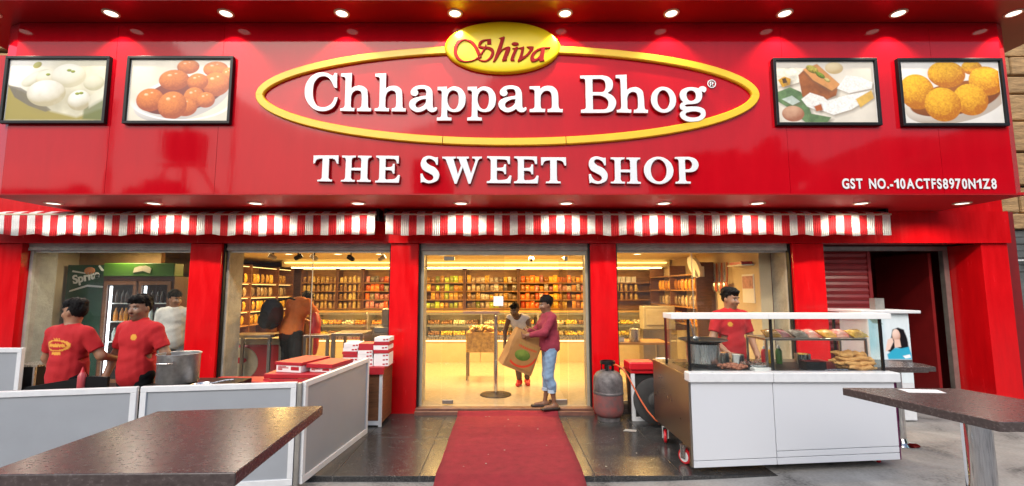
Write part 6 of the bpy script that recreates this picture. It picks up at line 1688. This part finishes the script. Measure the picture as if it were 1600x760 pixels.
# 2 worker facing the street
person('person in red polo shirt with a yellow badge facing the street', (-3.80,4.86,0.0), -14, h=1.725, wide=1.16,
    J=dict(elL=(.315,.05,1.13), wrL=(.24,.16,.93), elR=(-.315,.02,1.12), wrR=(-.28,-.10,.90)), head=(6,4,0), hair='full', skin=(0.24,0.115,0.065), stubble=True,
    shirt=dict(sleeve=.36, g=.021, neck=.066, collar=True, cmat=CM, attr=lambda V,P,s: red_shirt(V,P,s,'front',.085,1.30,.030,.030,True)), trousers=dict(mat=M['black_cloth']), shoes=SH)
# 3 person in white behind the window
person('person in a loose white shirt behind the far left window beside the cooler', (-5.25,7.40,0.08), 25, h=1.68, head=(40,8,0), hair='cap', skin=(0.26,0.12,0.065),
    shirt=dict(sleeve=.8, g=.030, mat=M['white_cloth']), trousers=dict(mat=M['grey_cloth']), shoes=SH)
# 4 customer leaning over the counter, orange shirt
person('person in an orange shirt and black trousers leaning forward, seen from behind', (-3.62,7.95,0.08), 158, h=1.80,
    J=dict(waist=(0,-.03,1.14), chest=(0,-.12,1.37), neck=(0,-.21,1.53), head=(0,-.34,1.55), shL=(.18,-.15,1.48), elL=(.27,-.30,1.25), wrL=(.16,-.50,1.15), shR=(-.18,-.15,1.48), elR=(-.27,-.30,1.25), wrR=(-.16,-.50,1.15)),
    wide=1.12, head=(0,40,0), hair='short', skin=(0.2,0.09,0.05), shirt=dict(sleeve=.42, g=.034, hem=.98, mat=M['orange_cloth']), trousers=dict(mat=M['black_cloth'], g=.03), shoes=SH)
t = thing('backpack', 'black backpack on the back of the person in orange', 'backpack', (-3.86,7.75,1.2), world=True)
F = Field((-4.3,7.4,1.0),(-3.5,8.1,1.85),.014)
F.ell((-3.87,7.76,1.40),(.19,.14,.26),.05); F.ell((-3.90,7.64,1.30),(.13,.09,.14),.05); F.rough(lambda X,Y,Z: .006*np.sin(X*40)*np.sin(Z*33+Y*20))
m_,_ = F.mesh('pack'); m_.materials.append(M['black_cloth']); link(m_,'pack',t)
MB().tube([(-3.78,7.80,1.62),(-3.66,7.92,1.66),(-3.60,8.05,1.62),(-3.60,8.15,1.50)],.018,8).build('strap', M['black_cloth'], t, 50)
t = thing('shoulder_bag', 'red bag hanging beside the person in orange', 'bag', (-3.32,8.0,0.9), world=True)
F = Field((-3.6,7.7,0.5),(-3.05,8.3,1.55),.014); F.ell((-3.24,8.02,1.14),(.09,.12,.28),.04); F.cone((-3.24,8.02,0.9),(-3.24,8.02,0.74),.07,.055,.05); F.rough(lambda X,Y,Z: .005*np.sin(X*40+Z*30))
m_,_ = F.mesh('pouch'); m_.materials.append(M['red_cloth']); link(m_,'pouch',t)
# 5 helper inside the door, leaning over the paper bag
person('person in a pale sleeveless vest leaning behind the paper bag', (0.33,8.55,0.08), -6, h=1.60,
    J=dict(pelvis=(.03,.02,.84), waist=(.02,-.02,.97), chest=(-.01,-.11,1.13), neck=(-.045,-.19,1.25), head=(-.09,-.26,1.36), shL=(.14,-.15,1.20), elL=(.20,-.26,.98), wrL=(.16,-.46,.95), shR=(-.19,-.14,1.22), elR=(-.27,-.14,.97), wrR=(-.26,-.26,.74),
    hipL=(.11,.02,.82), hipR=(-.06,.02,.82), knL=(.12,-.04,.45), knR=(-.05,-.10,.46), anL=(.12,.05,.085), anR=(-.02,-.02,.085)),
    head=(-12,22,0), hair='short', skin=(0.09,0.045,0.027), shirt=dict(sleeve=0, g=.012, mat=M['vest'], vest=True, neck=.085), trousers=dict(mat=M['brown_cloth']), shoes=dict(mat=M['shoe_red']))
# 6 woman at the threshold holding the bag
person('person in a maroon top and rolled blue jeans at the door', (0.70,6.93,0.082), -78, h=1.61, female=True,
    J=dict(chest=(0,-.015,1.20), neck=(0,-.025,1.355), head=(0,-.055,1.495), shL=(.155,-.01,1.305), elL=(.20,-.14,1.10), wrL=(.10,-.33,1.06), shR=(-.155,-.01,1.305), elR=(-.19,-.15,1.10), wrR=(-.08,-.34,1.09),
    hipL=(.085,0,.85), hipR=(-.085,0,.85), knL=(.10,-.05,.46), anL=(.11,.03,.085), knR=(-.075,-.02,.46), anR=(-.085,-.05,.085)),
    head=(8,10,0), hair='cap', skin=(0.17,0.08,0.045), shirt=dict(sleeve=.93, g=.024, mat=M['maroon'], hem=.82), trousers=dict(mat=M['jeans'], g=.012, end=.24), shoes=dict(mat=M['shoe_dark'], sandal=True), cuff=.25)
# 7 cart worker
person('person in a red zip polo shirt standing behind the glass of the food cart', (3.02,6.12,0.0), 6, h=1.80,
    J=dict(elR=(-.285,-.03,1.17), wrR=(-.20,-.22,1.00), elL=(.255,-.02,1.16), wrL=(.20,-.20,1.0)), head=(22,8,0), hair='full', skin=(0.32,0.155,0.085), stubble=True,
    shirt=dict(sleeve=.36, g=.024, neck=.066, collar=True, cmat=CM, attr=lambda V,P,s: red_shirt(V,P,s,'front',-.09,1.28,.03,.03,True)), trousers=dict(mat=M['grey_cloth']), shoes=SH)

# large paper bag held between the two people at the door
t = thing('paper_bag', 'large brown paper bag with a green and red print, tilted', 'bag', (0.29,6.93,0.905))
# local frame: x along the bag width, z up; tilted about Y
Tb = Matrix.Rotation(R(24),4,'Y') @ Matrix.Rotation(R(16),4,'Z')
w,d,hh = .235,.13,.285
bag = MB()
vs=[]; fs=[]; n=9
rings=[]
for i in range(n):
    f=i/(n-1); z=-hh+2*hh*f; dd=d*(1-0.55*max(0,f-.35)/.65); ww=w*(1-.05*f)
    pts=[]
    for (sx,sy) in ((-1,-1),(0,-1),(1,-1),(1,0),(1,1),(0,1),(-1,1),(-1,0)):
        px=ww*sx; py=dd*sy
        if sy==0: px*= (1-.10*f*(1-f)*4)
        pts.append(Tb@Vector((px+.006*math.sin(9*f+sx),py+.006*math.sin(7*f+2*sx),z)))
    vs+=pts
for i in range(n-1):
    for k in range(8): fs.append((i*8+k,i*8+(k+1)%8,(i+1)*8+(k+1)%8,(i+1)*8+k))
fs.append(tuple(range(7,-1,-1)))
bag.add(vs,fs).build('body', M['kraft'], t, 35)
def bagprint():
    W,H=90,90; y,x=np.mgrid[0:H,0:W].astype(np.float32); X=x/(W-1); Y=y/(H-1); nn=vnoise(W,H,8,4)
    base=np.array((0.34,0.17,0.055),np.float32); im=np.ones((H,W,3),np.float32)*base*(0.85+.3*nn)[...,None]
    ball(im,X,Y,.46,.52,.30,.20,(120,140,62),(70,96,40),nn,.8,-.1)
    rr=np.hypot((X-.42)/.58,(Y-.42)/.52); m=sm(np.abs(rr-1)*.5-.035,.02)*((Y>.45)&(X>.1)); over(im,m*1.0,lin((198,62,40)))
    for k,yy in enumerate((.10,.20)):
        mm=(np.abs(Y-yy-.04*np.sin(X*3))<.035)&(np.sin(X*70+k)>-.55)&(X>.18)&(X<.92); over(im,mm*.9,lin((190,70,40) if k else (150,130,70)))
    return im
picture('print', t, .40, .40, bagprint(), M['print_attr'], Tb @ Matrix.Translation((-.20,-d-.010,-.24)))
for y in (-.055,.055):
    MB().tube([Tb@Vector(p) for p in ((-.08,y,hh-.01),(-.06,y,hh+.07),(.06,y,hh+.07),(.08,y,hh-.01))],.006,6).build('handle', M['kraft'], t, 50)
